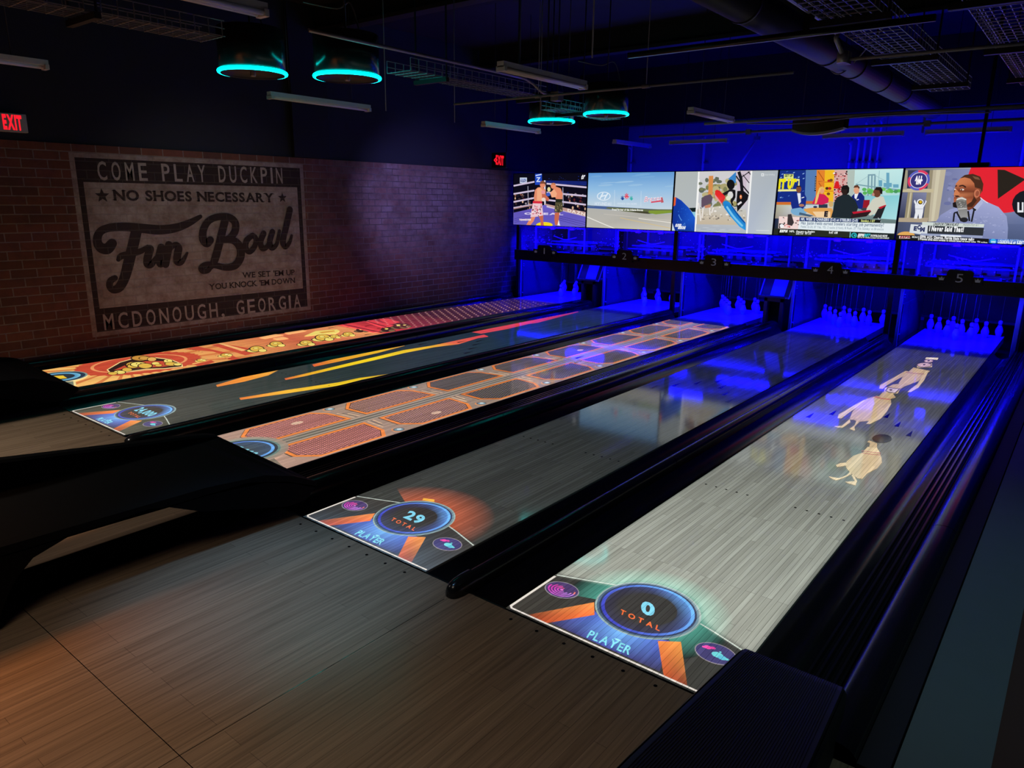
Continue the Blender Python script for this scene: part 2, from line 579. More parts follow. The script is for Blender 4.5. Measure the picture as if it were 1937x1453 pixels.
class Pic:
    """a flat picture: coloured shapes on a plane, each new shape a hair further out"""

    def __init__(s, axis, val, out, to2, to3, clip=None, step=.00012):
        s.axis, s.val, s.out, s.to2, s.to3, s.clip, s.step = axis, val, Vector(out), to2, to3, clip, step
        s.v, s.f, s.c, s.mi = [], [], [], []
        s.layer = 1
        s.cur = 0

    def px(s, crop, pts):
        o, k = crop
        return [s.to2(un(o[0] + a / k, o[1] + b / k, s.axis, s.val)) for a, b in pts]

    def _clip(s, poly):
        if not s.clip:
            return poly
        x0, x1, y0, y1 = s.clip
        for ax, lim, sg in ((0, x0, 1), (0, x1, -1), (1, y0, 1), (1, y1, -1)):
            out = []
            for i in range(len(poly)):
                (p, cp), (q, cq) = poly[i - 1], poly[i]
                a, b = (p[ax] - lim) * sg, (q[ax] - lim) * sg
                if (a < 0) != (b < 0):
                    t = a / (a - b)
                    out.append((tuple(p[j] + (q[j] - p[j]) * t for j in (0, 1)), tuple(cp[j] + (cq[j] - cp[j]) * t for j in range(3))))
                if b >= 0:
                    out.append((q, cq))
            poly = out
            if not poly:
                return []
        return poly

    def poly(s, pts, col, bump=True):
        cols = col if isinstance(col, list) else [col] * len(pts)
        pl = s._clip([((p[0], p[1]), c[:3]) for p, c in zip(pts, cols)])
        if len(pl) < 3:
            return s
        k = len(s.v)
        tr = tessellate_polygon([[Vector((p[0], p[1], 0)) for p, c in pl]])
        off = s.out * (s.layer * s.step)
        for p, c in pl:
            s.v.append(s.to3(p) + off)
            s.c.append(lin(c))
        for t in tr:
            s.f.append([k + i for i in t])
            s.mi.append(s.cur)
        if bump:
            s.layer += 1
        return s

    def quadstrip(s, a, b, ca, cb=None):
        cb = cb or ca
        for i in range(len(a) - 1):
            s.poly([a[i], a[i + 1], b[i + 1], b[i]], [ca[i], ca[i + 1], cb[i + 1], cb[i]], bump=False)
        s.layer += 1

    def ell(s, c, rx, ry, col, rot=0, n=22, a0=0, a1=360):
        ct, st = math.cos(rot), math.sin(rot)
        pts = []
        for k in range(n):
            t = math.radians(a0 + (a1 - a0) * k / (n if a1 - a0 == 360 else n - 1))
            x, y = rx * math.cos(t), ry * math.sin(t)
            pts.append((c[0] + x * ct - y * st, c[1] + x * st + y * ct))
        return s.poly(pts, col)

    def ring(s, c, r0, r1, col0, col1=None, n=40, a0=0, a1=360, sy=1):
        """annulus; colours at inner / outer edge may be functions of the angle"""
        col1 = col1 or col0
        g = lambda q, t: q(t) if callable(q) else q
        A, B, CA, CB = [], [], [], []
        for k in range(n + 1):
            d = a0 + (a1 - a0) * k / n
            t = math.radians(d)
            A.append((c[0] + r0 * math.cos(t), c[1] + r0 * sy * math.sin(t)))
            B.append((c[0] + r1 * math.cos(t), c[1] + r1 * sy * math.sin(t)))
            CA.append(g(col0, d))
            CB.append(g(col1, d))
        s.quadstrip(A, B, CA, CB)

    def stroke(s, pts, w, col, curve=True, n=7):
        p = smooth([(a, b, 0) for a, b in pts], n) if curve and len(pts) > 2 else [Vector((a, b, 0)) for a, b in pts]
        ws = w if isinstance(w, (list, tuple)) else [w, w]
        N = len(p) - 1
        A, B = [], []
        for i, q in enumerate(p):
            d = p[min(i + 1, N)] - p[max(i - 1, 0)]
            d = d.normalized() if d.length > 0 else Vector((1, 0, 0))
            nn = Vector((-d.y, d.x, 0))
            t = i / N * (len(ws) - 1)
            j = min(int(t), len(ws) - 2)
            h = (ws[j] + (ws[j + 1] - ws[j]) * (t - j)) / 2
            A.append((q + nn * h)[:2])
            B.append((q - nn * h)[:2])
        s.quadstrip(A, B, [col] * (N + 1))
        if curve:
            for e, h in ((p[0], ws[0] / 2), (p[-1], ws[-1] / 2)):
                s.ell(e, h, h, col, n=12)

    def text(s, txt, a, b, h, col, bold=0., cell=None, serif=False, slant=0, up=None, gap=.12):
        """txt from baseline point a to baseline point b, capitals h high"""
        a, b = Vector((*a, 0)), Vector((*b, 0))
        ex = b - a
        wid = ex.length
        ex.normalize()
        ey = Vector((*up, 0)).normalized() if up else Vector((-ex.y, ex.x, 0))
        adv = []
        for ch in txt:
            w = glyph(ch, bold)[2] / CAPH
            adv.append((cell if cell and w > .3 else w) if ch != ' ' else (cell * .7 if cell else .38))
        tot = sum(adv) + gap * (len(txt) - 1)
        k = wid / tot
        x = 0
        off = s.out * (s.layer * s.step)
        for ch, ad in zip(txt, adv):
            vs, fs, w = glyph(ch, bold)
            if ch != ' ' and vs:
                sx = ad / (w / CAPH) * k / CAPH
                def at(u, v):
                    q = a + ex * (x * k + u + slant * v * h) + ey * (v * h)
                    return s.to3((q.x, q.y)) + off
                if s.clip:
                    for f in fs:
                        fl = []
                        for i in f:
                            vx, vy = vs[i]
                            q = a + ex * (x * k + vx * sx + slant * vy / CAPH * h) + ey * (vy / CAPH * h)
                            fl.append((q.x, q.y))
                        s.poly(fl, col, bump=False)
                else:
                    k0 = len(s.v)
                    for vx, vy in vs:
                        s.v.append(at(vx * sx, vy / CAPH))
                        s.c.append(lin(col))
                    for f in fs:
                        s.f.append([k0 + i for i in f])
                        s.mi.append(s.cur)
                if serif:
                    for fx, fy in SERIF.get(ch, []):
                        cx = fx * ad * k
                        if fx == 0: cx += .07 * ad * k
                        if fx == 1: cx -= .07 * ad * k
                        hw = .17 * ad * k
                        y0, y1 = (0, .07) if fy == 0 else (.93, 1)
                        k0 = len(s.v)
                        for q in ((cx - hw, y0), (cx + hw, y0), (cx + hw, y1), (cx - hw, y1)):
                            s.v.append(at(*q))
                            s.c.append(lin(col))
                        s.f.append([k0, k0 + 1, k0 + 2, k0 + 3])
                        s.mi.append(s.cur)
            x += ad + gap
        s.layer += 1

    def build(s, name, mats, parent=None):
        me = bpy.data.meshes.new(name)
        off = Vector((0, 0, 0))
        p = parent
        while p is not None:
            off += BASE.get(p.name, Vector((0, 0, 0)))
            p = p.parent
        me.from_pydata([v - off for v in s.v], [], s.f)
        at = me.color_attributes.new('Col', 'FLOAT_COLOR', 'POINT')
        at.data.foreach_set('color', [x for c in s.c for x in c])
        for q in (mats if isinstance(mats, (list, tuple)) else [mats]):
            me.materials.append(M[q])
        me.polygons.foreach_set('material_index', s.mi)
        me.update()
        o = bpy.data.objects.new(name, me)
        COL.objects.link(o)
        o.parent = parent
        return o

# ================================================================== the setting
WX = -7.33
WT = 2.45
FLOOR = struct('floor', MB().box(WX, 1.68, -6.5, -.012, -.12, 0), 'floor')
struct('floor', MB().box(WX, 4.2, -.012, 14, -.42, -.30), 'matte')
struct('floor', MB().box(1.945, 4.2, -6.5, 14, -.30, 0), 'carpet')
struct('trim_1', MB().box(1.68, 1.945, -6.5, 9.1, -.30, .004), 'walk')
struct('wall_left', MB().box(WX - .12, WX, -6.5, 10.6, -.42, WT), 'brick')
struct('wall_left', MB().box(WX - .20, WX - .02, -6.5, 13.9, WT, 4.6)
       .box(WX - .20, WX - .02, 10.6, 13.9, -.42, WT), 'navy')
struct('wall_back', MB().box(WX - .2, 4.4, 13.7, 13.9, -.42, 4.6), 'backwall')
struct('wall_right', MB().box(4.2, 4.4, -6.5, 13.9, -.42, 4.6), 'navy')
struct('wall_front', MB().box(WX - .2, 4.4, -6.7, -6.5, -.42, 4.6), 'navy')
struct('ceiling', MB().box(WX - .2, 4.4, -6.7, 13.9, 4.5, 4.6), 'ceil')
struct('trim_2', MB().box(WX - .02, 4.2, 11.5, 11.75, 3.42, 4.5), 'blackpaint')
struct('pillar', MB().box(WX - .1, WX + .05, 4.12, 4.74, WT + .005, 4.5), 'blackpaint')
for i, y in enumerate((1.0, 4.6, 8.2, 11.8)):
    struct('roof_beam', MB().box(WX, 4.2, y - .09, y + .09, 4.15, 4.2).box(WX, 4.2, y - .012, y + .012, 4.2, 4.5), 'steel')

# ------------------------------------------------------------------ painted sign on the brick wall
SIGN = thing('painted_sign', 'weathered painted wall sign on brick reading COME PLAY DUCKPIN, Fun Bowl', 'wall sign', (WX, 2.7, 1.3))
to2 = lambda p: (p[1], p[2])
to3 = lambda p: Vector((WX, p[0], p[1]))
J = ((130, 280), 3.953)


def sign_pic():
    return Pic(0, WX, (1, 0, 0), to2, to3, step=.00025)


def rect(p, x0, x1, y0, y1, col=(0, 0, 0)):
    p.poly([(x0, y0), (x1, y0), (x1, y1), (x0, y1)], col)


p = sign_pic()
for r in ((1.143, 4.285, .23, .285), (1.143, 4.285, 2.305, 2.36), (1.143, 1.2, .285, 2.305), (4.228, 4.285, .285, 2.305)):
    rect(p, *r)
p.build('border', 'signlight', SIGN)
p = sign_pic()
for r in ((1.2, 4.228, .285, .565), (1.2, 4.228, 2.035, 2.305), (1.2, 1.262, .565, 2.035), (4.165, 4.228, .565, 2.035)):
    rect(p, *r)
p.build('dark_frame', 'signdark', SIGN)
p = sign_pic()
rect(p, 1.262, 4.165, .565, 2.035)
p.build('field', 'signlight', SIGN)


def line_text(p, txt, a, b, h, **kw):
    (A, B) = p.px(J, [a, b])
    p.text(txt, A, B, h, (0, 0, 0), **kw)


p = sign_pic()
p.layer = 9
line_text(p, 'COME PLAY DUCKPIN', (222, 238), (1600, 264), .205, cell=.56, bold=.012, gap=.30, up=(0, 1))
line_text(p, 'MCDONOUGH, GEORGIA', (268, 1362), (1735, 1190), .19, cell=.60, bold=.012, gap=.26, up=(0, 1))
p.build('chalk_lettering', 'signletter', SIGN)
p = sign_pic()
p.layer = 9
line_text(p, 'NO SHOES NECESSARY', (338, 390), (1532, 404), .115, serif=True, bold=.035, gap=.10, up=(0, 1))
line_text(p, "WE SET 'EM UP", (1300, 972), (1690, 948), .075, serif=True, bold=.02, gap=.08, up=(0, 1))
line_text(p, "YOU KNOCK 'EM DOWN", (1052, 1060), (1692, 1008), .075, serif=True, bold=.02, gap=.08, up=(0, 1))
for cx, cy, r in ((250, 357, .085), (1597, 372, .075)):
    c = p.px(J, [(cx, cy)])[0]
    p.poly([(c[0] + r * (1 if k % 2 == 0 else .42) * math.sin(k * math.pi / 5), c[1] + r * (1 if k % 2 == 0 else .42) * math.cos(k * math.pi / 5)) for k in range(10)], (0, 0, 0))
p.build('serif_lettering', 'signdark', SIGN)
p = sign_pic()
p.layer = 9
SCRIPT = [
    ([(325, 712), (290, 752), (245, 748), (216, 710), (218, 655), (250, 615), (320, 594), (430, 590), (550, 601), (680, 612), (800, 597), (900, 560), (985, 512)], [.11, .13, .12, .10, .09, .09, .10, .11, .12, .11, .09, .05]),
    ([(505, 622), (488, 700), (462, 800), (440, 890), (415, 975), (380, 1040), (335, 1060), (306, 1035), (312, 995), (345, 972)], [.13, .13, .13, .13, .12, .11, .09, .08, .08, .07]),
    ([(370, 835), (395, 808), (470, 790), (540, 770), (590, 738)], [.05, .08, .08, .07, .05]),
    ([(607, 755), (590, 820), (590, 868), (620, 868), (655, 815)], [.10, .10, .10, .08, .05]),
    ([(692, 745), (675, 820), (685, 865), (712, 850), (735, 800)], [.10, .10, .10, .07, .05]),
    ([(748, 725), (735, 800), (722, 868)], [.10, .10, .10]),
    ([(732, 810), (765, 745), (800, 725), (820, 750), (812, 800), (812, 850), (845, 850), (885, 785)], [.04, .06, .08, .10, .10, .10, .07, .03]),
    ([(1058, 688), (1030, 712), (1003, 680), (1006, 610), (1045, 545), (1115, 515), (1195, 518), (1243, 560), (1240, 625), (1200, 672), (1150, 690)], [.10, .11, .11, .10, .09, .09, .10, .11, .11, .09, .07]),
    ([(1150, 690), (1225, 690), (1275, 735), (1284, 810), (1245, 875), (1175, 893), (1095, 878), (1030, 872), (990, 895), (1000, 922), (1040, 915), (1062, 885)], [.07, .10, .12, .12, .11, .09, .08, .08, .08, .07, .07, .06]),
    ([(1165, 548), (1140, 650), (1115, 750), (1090, 835), (1064, 888)], [.11, .11, .11, .11, .07]),
    ([(1372, 652), (1330, 690), (1320, 745), (1350, 775), (1388, 735), (1397, 675), (1372, 652)], [.07, .09, .09, .08, .08, .07, .07]),
    ([(1385, 668), (1412, 690), (1445, 665)], [.06, .06, .04]),
    ([(1455, 640), (1432, 700), (1445, 748), (1482, 735), (1512, 660)], [.09, .09, .09, .07, .05]),
    ([(1520, 628), (1500, 700), (1515, 745), (1552, 718), (1572, 620)], [.09, .09, .09, .06, .05]),
    ([(1650, 462), (1622, 590), (1598, 695), (1617, 738), (1648, 705), (1664, 655)], [.10, .10, .10, .08, .06, .04]),
]
for pts, w in SCRIPT:
    p.stroke(p.px(J, pts), w, (0, 0, 0))
p.build('script_lettering', 'signdark', SIGN)

# ------------------------------------------------------------------ exit signs
ex = thing('exit_sign', 'red lit EXIT sign high on the wall above the left end of the brick', 'exit sign', (WX, .5, 2.6))
MB().box(WX - .02, WX + .05, .20, .755, 2.53, 2.72).build('housing', 'exitbox', ex, bevel=.006)
p = Pic(0, WX + .05, (1, 0, 0), to2, lambda q: Vector((WX + .05, q[0], q[1])), step=.001)
p.text('EXIT', (.525, 2.56), (.705, 2.56), .135, (255, 0, 30), bold=.05, gap=.06, up=(0, 1))
p.build('letters', 'exitred', ex)
ex = thing('exit_sign', 'small red lit EXIT sign with arrow hung near the far corner above the first screen', 'exit sign', (-7.0, 8.3, 2.5))
a = un(930, 318, 1, 8.3)
b = un(957, 288, 1, 8.3)
MB().box(a.x, b.x, 8.3, 8.35, a.z, b.z).build('housing', 'black', ex, bevel=.005)
MB().box(b.x - .01, b.x + .01, 8.315, 8.335, b.z, 4.5).build('stem', 'black', ex)
p = Pic(1, 8.3, (0, -1, 0), lambda q: (q[0], q[2]), lambda q: Vector((q[0], 8.3, q[1])), step=.002)
A, B = p.px(((0, 0), 1), [(938, 310), (953, 312)])
p.text('EXIT', A, B, .145, (255, 0, 30), bold=.06, gap=.06, up=(0, 1))
C = p.px(((0, 0), 1), [(938, 298), (934, 303), (938, 308), (938, 305), (936.5, 303), (938, 301)])
p.poly(C, (255, 0, 30))
p.build('letters', 'exitred', ex)

# ================================================================== lanes
LANE_LBL = ['lane under the brick wall lit with an orange and red cartoon picture',
            'dark teal lane with yellow and red light streaks, marked 24,000',
            'lane lit with a grid of orange framed grilles',
            'dim grey wood lane with a score disc reading 29',
            'bright pale wood lane with cartoon birds and a score disc reading 0']
DECK0, LEND = 8.95, 10.6
lanes = []
for i, x in enumerate(LX):
    ln = thing('bowling_lane', LANE_LBL[i], 'bowling lane', (x + W / 2, 0, 0), 'bowling lanes side by side')
    lanes.append(ln)
    MB().box(x, x + W, 0, DECK0, -.10, 0).build('lane_bed', 'lane', ln)
    MB().box(x, x + W, DECK0, LEND, -.10, 0).build('pin_deck', 'deck', ln)
    MB().box(x, x + W, -.012, .0, -.05, -.001).build('foul_strip', 'mark', ln)
    mk = MB()
    for k in range(5):                                  # guide dots
        for x0 in (.08, .69):
            mk.lathe([(0, .0009), (.0085, .0009)], (x + x0 + k * .0735, 2.11, 0), 10)
    for k in range(7):                                  # arrows, the middle one furthest
        ax, ay = x + .53 + (k - 3) * .138, 4.95 - abs(k - 3) * .235
        mk.add([(ax - .02, ay, .0009), (ax + .02, ay, .0009), (ax, ay + .2, .0009)], [(0, 1, 2)])
    mk.build('lane_markings', 'mark', ln)

to2l = lambda p: (p[0], p[1])
to3l = lambda p: Vector((p[0], p[1], 0.0))


def lane_pic(i, y1=8.5):
    x = LX[i]
    return Pic(2, 0.0, (0, 0, 1), to2l, to3l, clip=(x, x + W, .012, y1), step=.00004)


BR, DK = (74, 66, 60), (40, 34, 32)


def hud(p, x0, score, glow=None, panel=(58, 54, 50), txtw=.1, dim=1.0):
    """score panel at the foul line: plate with bright outline, two orange rays, blue fan, ringed disc, two round icons"""
    P = lambda a, b: (x0 + a, b)
    D = lambda c: tuple(v * dim for v in c)
    p.poly([P(0, .012), P(1.06, .012), P(1.06, .40), P(.82, .47), P(.53, .52), P(.2, .48), P(0, .42)], D(panel))
    if glow:
        p.ring(P(.53, .43), .25, .40, glow[0], (0, 0, 0), n=40, a0=glow[1], a1=glow[2])
    # fan of blue light
    c0, c1 = D((120, 190, 255)), D((52, 44, 62))
    n = 10
    A, B, CA, CB = [], [], [], []
    for k in range(n + 1):
        t = k / n
        A.append(P(.33 + .40 * t, .26 - .07 * math.sin(math.pi * t)))
        B.append(P(.24 + .56 * t, .035))
        q = 1 - abs(t - .5) * 1.7
        CA.append(tuple(D((60 + 60 * q, 70 + 120 * q, 190 + 65 * q))))
        CB.append(tuple(D((48 + 8 * q, 42 + 12 * q, 70 + 90 * q))))
    p.quadstrip(A, B, CA, CB)
    p.poly([P(.30, .315), P(.115, .014), P(.225, .016), P(.362, .222)], [D((255, 150, 70)), D((120, 45, 20)), D((190, 70, 25)), D((255, 120, 50))])
    p.poly([P(.692, .225), P(.775, .285), P(.935, .014), P(.83, .014)], [D((255, 140, 60)), D((255, 160, 70)), D((120, 40, 18)), D((200, 75, 28))])
    p.stroke([P(.008, .40), P(.008, .03), P(.025, .016), P(1.05, .016)], .014, D((225, 215, 205)), curve=False)
    p.stroke([P(.008, .415), P(.17, .475), P(.31, .53)], .009, D((190, 200, 190)), curve=False)
    p.stroke([P(.78, .475), P(.86, .452), P(1.055, .385)], .009, D((190, 200, 190)), curve=False)
    c = P(.53, .43)
    up = lambda d: .5 + .5 * math.cos(math.radians(d - 50))
    p.ring(c, 0, .252, D((150, 172, 168)))
    p.ring(c, .2, .243, lambda d: D((70 + 40 * up(d), 95 + 45 * up(d), 120 + 35 * up(d))))
    p.ring(c, .2, .232, lambda d: D((30 + 20 * up(d), 45 + 10 * up(d), 80 + 10 * up(d))))
    p.ring(c, .195, .222, lambda d: D((55 + 60 * up(d), 60 + 130 * up(d), 190 + 65 * up(d))))
    p.ring(c, .13, .205, D((45, 38, 36)), lambda d: D((45 + 50 * up(d) ** 4, 40 + 110 * up(d) ** 4, 70 + 150 * up(d) ** 3)))
    p.ring(c, 0, .14, D((45, 38, 36)))
    p.text(score, P(.55 - txtw / 2, .388), P(.55 + txtw / 2, .384), .092, D((130, 215, 240)), bold=.04, slant=-.42, gap=.10, up=(0, 1))
    p.text('TOTAL', P(.447, .308), P(.662, .298), .036, D((255, 110, 45)), bold=.02, gap=.50, slant=-.35, up=(0, 1))
    p.text('PLAYER', P(.43, .045), P(.645, .052), .058, D((130, 225, 240)), bold=.02, slant=-.22, gap=.16, up=(0, 1))
    p.ell(P(.55, .118), .018, .006, D((150, 230, 240)))
    q = P(.113, .309)
    p.ell(q, .092, .075, D((150, 140, 150)))
    p.ell(q, .087, .070, D((70, 48, 104)))
    for k in range(4):
        r = .018 + .016 * k
        p.ring(q, r, r + .008, lambda d: D((255 - 60 * (d % 360) / 360, 90 + 40 * math.cos(math.radians(d)), 110 + 130 * ((d % 360) / 360))), n=24, a0=80 + 30 * k, a1=330 + 18 * k, sy=.82)
    p.ell(q, .009, .008, D((240, 120, 220)))
    q = P(.93, .302)
    p.ell(q, .092, .075, D((150, 140, 150)))
    p.ell(q, .087, .070, D((62, 52, 112)))
    for a, b, r, cc in ((-.045, .02, .017, (255, 70, 170)), (-.025, .03, .012, (230, 60, 160)), (.01, -.005, .026, (110, 215, 220)), (.035, -.012, .02, (90, 190, 215)), (-.06, .012, .008, (255, 70, 170)), (.055, -.01, .01, (110, 215, 220)), (.012, .022, .006, (110, 215, 220))):
        p.ell((q[0] + a, q[1] + b), r, r * .8, D(cc), n=9)


# lane with the cartoon picture ---------------------------------------------------------------
E1, F1 = ((150, 620), 5.534), ((450, 570), 3.522)
i = 0
p = lane_pic(0, 8.9)
x0 = LX[0]
CREAM, ORG, RED, MAR = (236, 178, 98), (214, 120, 62), (196, 72, 48), (66, 24, 38)
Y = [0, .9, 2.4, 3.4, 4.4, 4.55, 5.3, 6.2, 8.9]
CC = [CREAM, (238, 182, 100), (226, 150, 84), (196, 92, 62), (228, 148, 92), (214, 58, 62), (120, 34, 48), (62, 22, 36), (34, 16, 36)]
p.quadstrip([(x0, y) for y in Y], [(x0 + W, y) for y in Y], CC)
for k in range(26):                                    # rays out of the hub
    t = 2 * math.pi * k / 26
    c = (x0 + .46, 1.15)
    p.poly([c, (c[0] + 1.9 * math.cos(t), c[1] + 1.3 * math.sin(t)), (c[0] + 1.9 * math.cos(t + .07), c[1] + 1.3 * math.sin(t + .07))], (206, 118, 62), bump=False)
p.layer += 1
hubc = p.px(E1, [(640, 370)])[0]
n = 40
p.poly([(hubc[0] + (.56 + .025 * (k % 2)) * math.cos(k * math.pi / n), hubc[1] + (.66 + .03 * (k % 2)) * math.sin(k * math.pi / n)) for k in range(2 * n)], RED)
p.ring(hubc, .42, .45, (232, 150, 92), n=40, sy=1.15)
for pts, cc in (([(1090, 225), (1240, 195), (1560, 265), (1640, 310), (1560, 300), (1400, 250)], RED), ([(1380, 180), (1480, 165), (1937, 240), (1740, 290)], RED),
                ([(1450, 165), (1480, 160), (1760, 235), (1700, 245)], (240, 180, 110)), ([(1550, 330), (1600, 300), (1690, 325), (1620, 345)], RED), ([(1200, 385), (1380, 340), (1420, 360), (1250, 410)], RED)):
    p.poly(p.px(E1, pts), cc)
p.poly(p.px(E1, [(285, 440), (420, 360), (640, 300), (800, 310), (960, 330), (1080, 380), (1085, 410), (900, 432), (700, 440), (330, 490)]), (246, 214, 140))
p.poly(p.px(E1, [(300, 440), (430, 365), (640, 306), (800, 318), (950, 336), (1068, 384), (1072, 404), (900, 424), (700, 430), (340, 480)]), (40, 22, 18))
p.poly(p.px(E1, [(360, 445), (500, 385), (700, 350), (900, 350), (1020, 390), (880, 410), (640, 420)]), RED)


def blob(crop, a, b, rx, ry, col, out=(48, 26, 14), o=1.18):
    c = p.px(crop, [(a, b), (a + rx, b), (a, b - ry)])
    ra = math.hypot(c[1][0] - c[0][0], c[1][1] - c[0][1])
    rb = math.hypot(c[2][0] - c[0][0], c[2][1] - c[0][1])
    r = math.atan2(c[1][1] - c[0][1], c[1][0] - c[0][0])
    # image-round shapes on the boards: outline first, then the fill
    pts = lambda k: [q for q in p.px(crop, [(a + rx * k * math.cos(t * math.pi / 10), b + ry * k * math.sin(t * math.pi / 10)) for t in range(20)])]
    p.poly(pts(o), out)
    p.poly(pts(1), col)


GOLD, PALE = (222, 178, 70), (238, 216, 110)
for a, b, rx, ry, cc in ((640, 318, 90, 26, (196, 138, 56)), (690, 320, 60, 17, (214, 160, 72)), (760, 330, 45, 20, (224, 176, 90)), (560, 392, 70, 30, GOLD), (620, 385, 80, 24, PALE), (690, 400, 70, 24, GOLD), (420, 468, 60, 18, PALE),
                         (350, 480, 48, 14, GOLD), (500, 440, 50, 18, GOLD), (800, 375, 40, 14, PALE), (830, 395, 35, 12, GOLD), (930, 350, 45, 18, PALE), (960, 380, 60, 18, GOLD), (1030, 385, 40, 12, PALE)):
    blob(E1, a, b, rx, ry, cc)
for a, b in ((600, 378), (645, 376), (920, 346), (400, 462)):
    blob(E1, a, b, 7, 5, (40, 22, 14), o=1)
p.stroke(p.px(E1, [(470, 370), (500, 412), (520, 380)]), .02, (50, 26, 16), curve=False)
for a, b, s, dark in ((1270, 345, .8, 0), (1530, 292, 1, 0), (1840, 232, 1.3, 0)):
    for dx, dy, rx, ry, cc in ((-30, 8, 46, 10, PALE), (10, -4, 56, 17, GOLD), (45, -2, 26, 11, PALE), (10, -10, 18, 6, (250, 236, 150))):
        blob(E1, a + dx * s, b + dy * s, rx * s, ry * s, cc)
for a, b, s, dark in ((120, 325, 1.1, 0), (250, 292, 1., 0), (450, 285, 1., 0), (560, 250, 1.2, 0), (640, 240, .7, 0), (730, 226, .8, 0), (820, 198, .8, 1), (990, 195, .9, 1), (1070, 172, 1, 1), (1110, 168, .7, 1)):
    cA, cB = (((60, 30, 26), (120, 92, 60)) if dark else (GOLD, PALE))
    for dx, dy, rx, ry, cc in ((-18, 6, 36, 9, cB), (6, -6, 40, 16, cA), (40, 4, 24, 9, cB), (0, -10, 14, 5, PALE)):
        blob(F1, a + dx * s, b + dy * s, rx * s, ry * s, cc)
p.poly(p.px(F1, [(440, 235), (520, 200), (660, 190), (680, 200), (650, 218), (560, 222)]), (236, 214, 110))
p.poly(p.px(F1, [(540, 208), (640, 197), (650, 204), (560, 215)]), (214, 150, 60))
for pts in ([(140, 243), (250, 222), (310, 226), (180, 250)], [(230, 250), (300, 238), (340, 250), (260, 258)], [(300, 212), (420, 192), (460, 198), (340, 220)]):
    p.poly(p.px(F1, pts), (240, 172, 108))
for pts in ([(690, 160), (760, 150), (960, 200), (900, 212)], [(850, 135), (900, 128), (1040, 165), (970, 180)], [(940, 122), (1000, 118), (1080, 140), (1010, 152)]):
    p.poly(p.px(F1, pts), (222, 62, 70))
p.stroke(p.px(F1, [(700, 155), (960, 212)]), .03, (40, 16, 22), curve=False)
p.stroke(p.px(F1, [(845, 132), (990, 172)]), .03, (40, 16, 22), curve=False)
for a in range(9):                                      # grid of light points on the dark far part
    xx = x0 + .07 + a * .115
    p.stroke([(xx, 5.0), (xx, 6.0)], .006, (150, 64, 74), curve=False)
    for k in range(23):
        yy = 5.05 + k * .16 + .08 * (a % 2)
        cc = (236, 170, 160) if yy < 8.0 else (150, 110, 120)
        p.poly([(xx - .012, yy), (xx, yy - .028), (xx + .012, yy), (xx, yy + .028)], cc, bump=False)
p.layer += 1
for k in range(9):
    yy = 5.0 + k * .115
    p.stroke([(x0, yy), (x0 + W, yy)], .006, (150, 60, 70), curve=False)
cq = (x0 + .50, .43)
p.ring(cq, 0, .27, (120, 150, 140))
p.ring(cq, .13, .25, (34, 52, 74))
p.ring(cq, .14, .205, (60, 130, 180), (120, 190, 215))
p.ring(cq, 0, .15, (40, 50, 58))
p.poly([(x0 + .40, .40), (x0 + .58, .36), (x0 + .62, .47), (x0 + .46, .49)], (238, 196, 50))
p.poly([(x0 + .66, .012), (x0 + 1.0, .012), (x0 + .99, .42), (x0 + .80, .47)], (112, 122, 104))
p.stroke([(x0 + .80, .47), (x0 + 1.0, .40)], .02, (236, 216, 150), curve=False)
p.build('projected_picture', 'picture', lanes[0])

# teal lane with streaks ----------------------------------------------------------------------
p = lane_pic(1)
x0 = LX[1]
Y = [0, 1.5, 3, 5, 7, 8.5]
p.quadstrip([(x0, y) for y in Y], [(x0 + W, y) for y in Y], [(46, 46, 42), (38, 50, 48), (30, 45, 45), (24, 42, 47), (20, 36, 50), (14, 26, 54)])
ID = ((0, 0), 1)
yel, orn, rd = (240, 200, 22), (236, 140, 40), (214, 66, 66)


def streak(top, bot, cols):
    p.quadstrip(p.px(ID, top), p.px(ID, bot), cols)


g = lambda a, b: (450 + a / 3.522, 570 + b / 3.522)
streak([g(310, 514), g(440, 484), g(640, 436), (g(900, 374)), g(1100, 326), g(1290, 296), g(1400, 273), g(1640, 222), g(1668, 234)],
       [g(318, 524), g(450, 498), g(648, 452), g(908, 393), g(1108, 345), g(1310, 306), g(1470, 286), g(1600, 246), g(1668, 236)],
       [(226, 100, 50), (240, 168, 36), yel, (246, 212, 22), yel, (240, 176, 34), (226, 100, 60), rd, rd])
streak([g(1558, 206), g(1740, 168), g(1900, 136), (920 + 420 / 4.8425, 480 + 610 / 4.8425), (920 + 840 / 4.8425, 480 + 528 / 4.8425)],
       [g(1620, 216), g(1790, 186), g(1937, 151), (920 + 470 / 4.8425, 480 + 632 / 4.8425), (920 + 846 / 4.8425, 480 + 534 / 4.8425)],
       [rd, rd, (220, 60, 64), (210, 52, 66), (150, 40, 90)])
streak([g(495, 422), g(640, 385), g(900, 334), g(1110, 295)], [g(508, 436), g(690, 398), g(930, 345), g(1112, 297)], [(226, 96, 50), (240, 160, 40), (240, 186, 30), (190, 130, 40)])
streak([(408.4, 728.5), (457, 714), (500, 703.5), (528, 698.5)], [(411, 732), (462, 722), (508, 710), (529, 699)], [(230, 130, 50), orn, (236, 160, 50), (180, 130, 60)])
streak([(452.6, 752.8), (542, 738), (640, 723.5), (680, 715), (742, 706.5)], [(455, 756.5), (546, 743.8), (641, 729.5), (685, 718), (743, 707.2)], [(232, 120, 46), (240, 180, 40), yel, yel, (190, 140, 40)])
hud(p, x0, '24,000', panel=(62, 62, 50), txtw=.30)
p.build('projected_picture', 'picture', lanes[1])

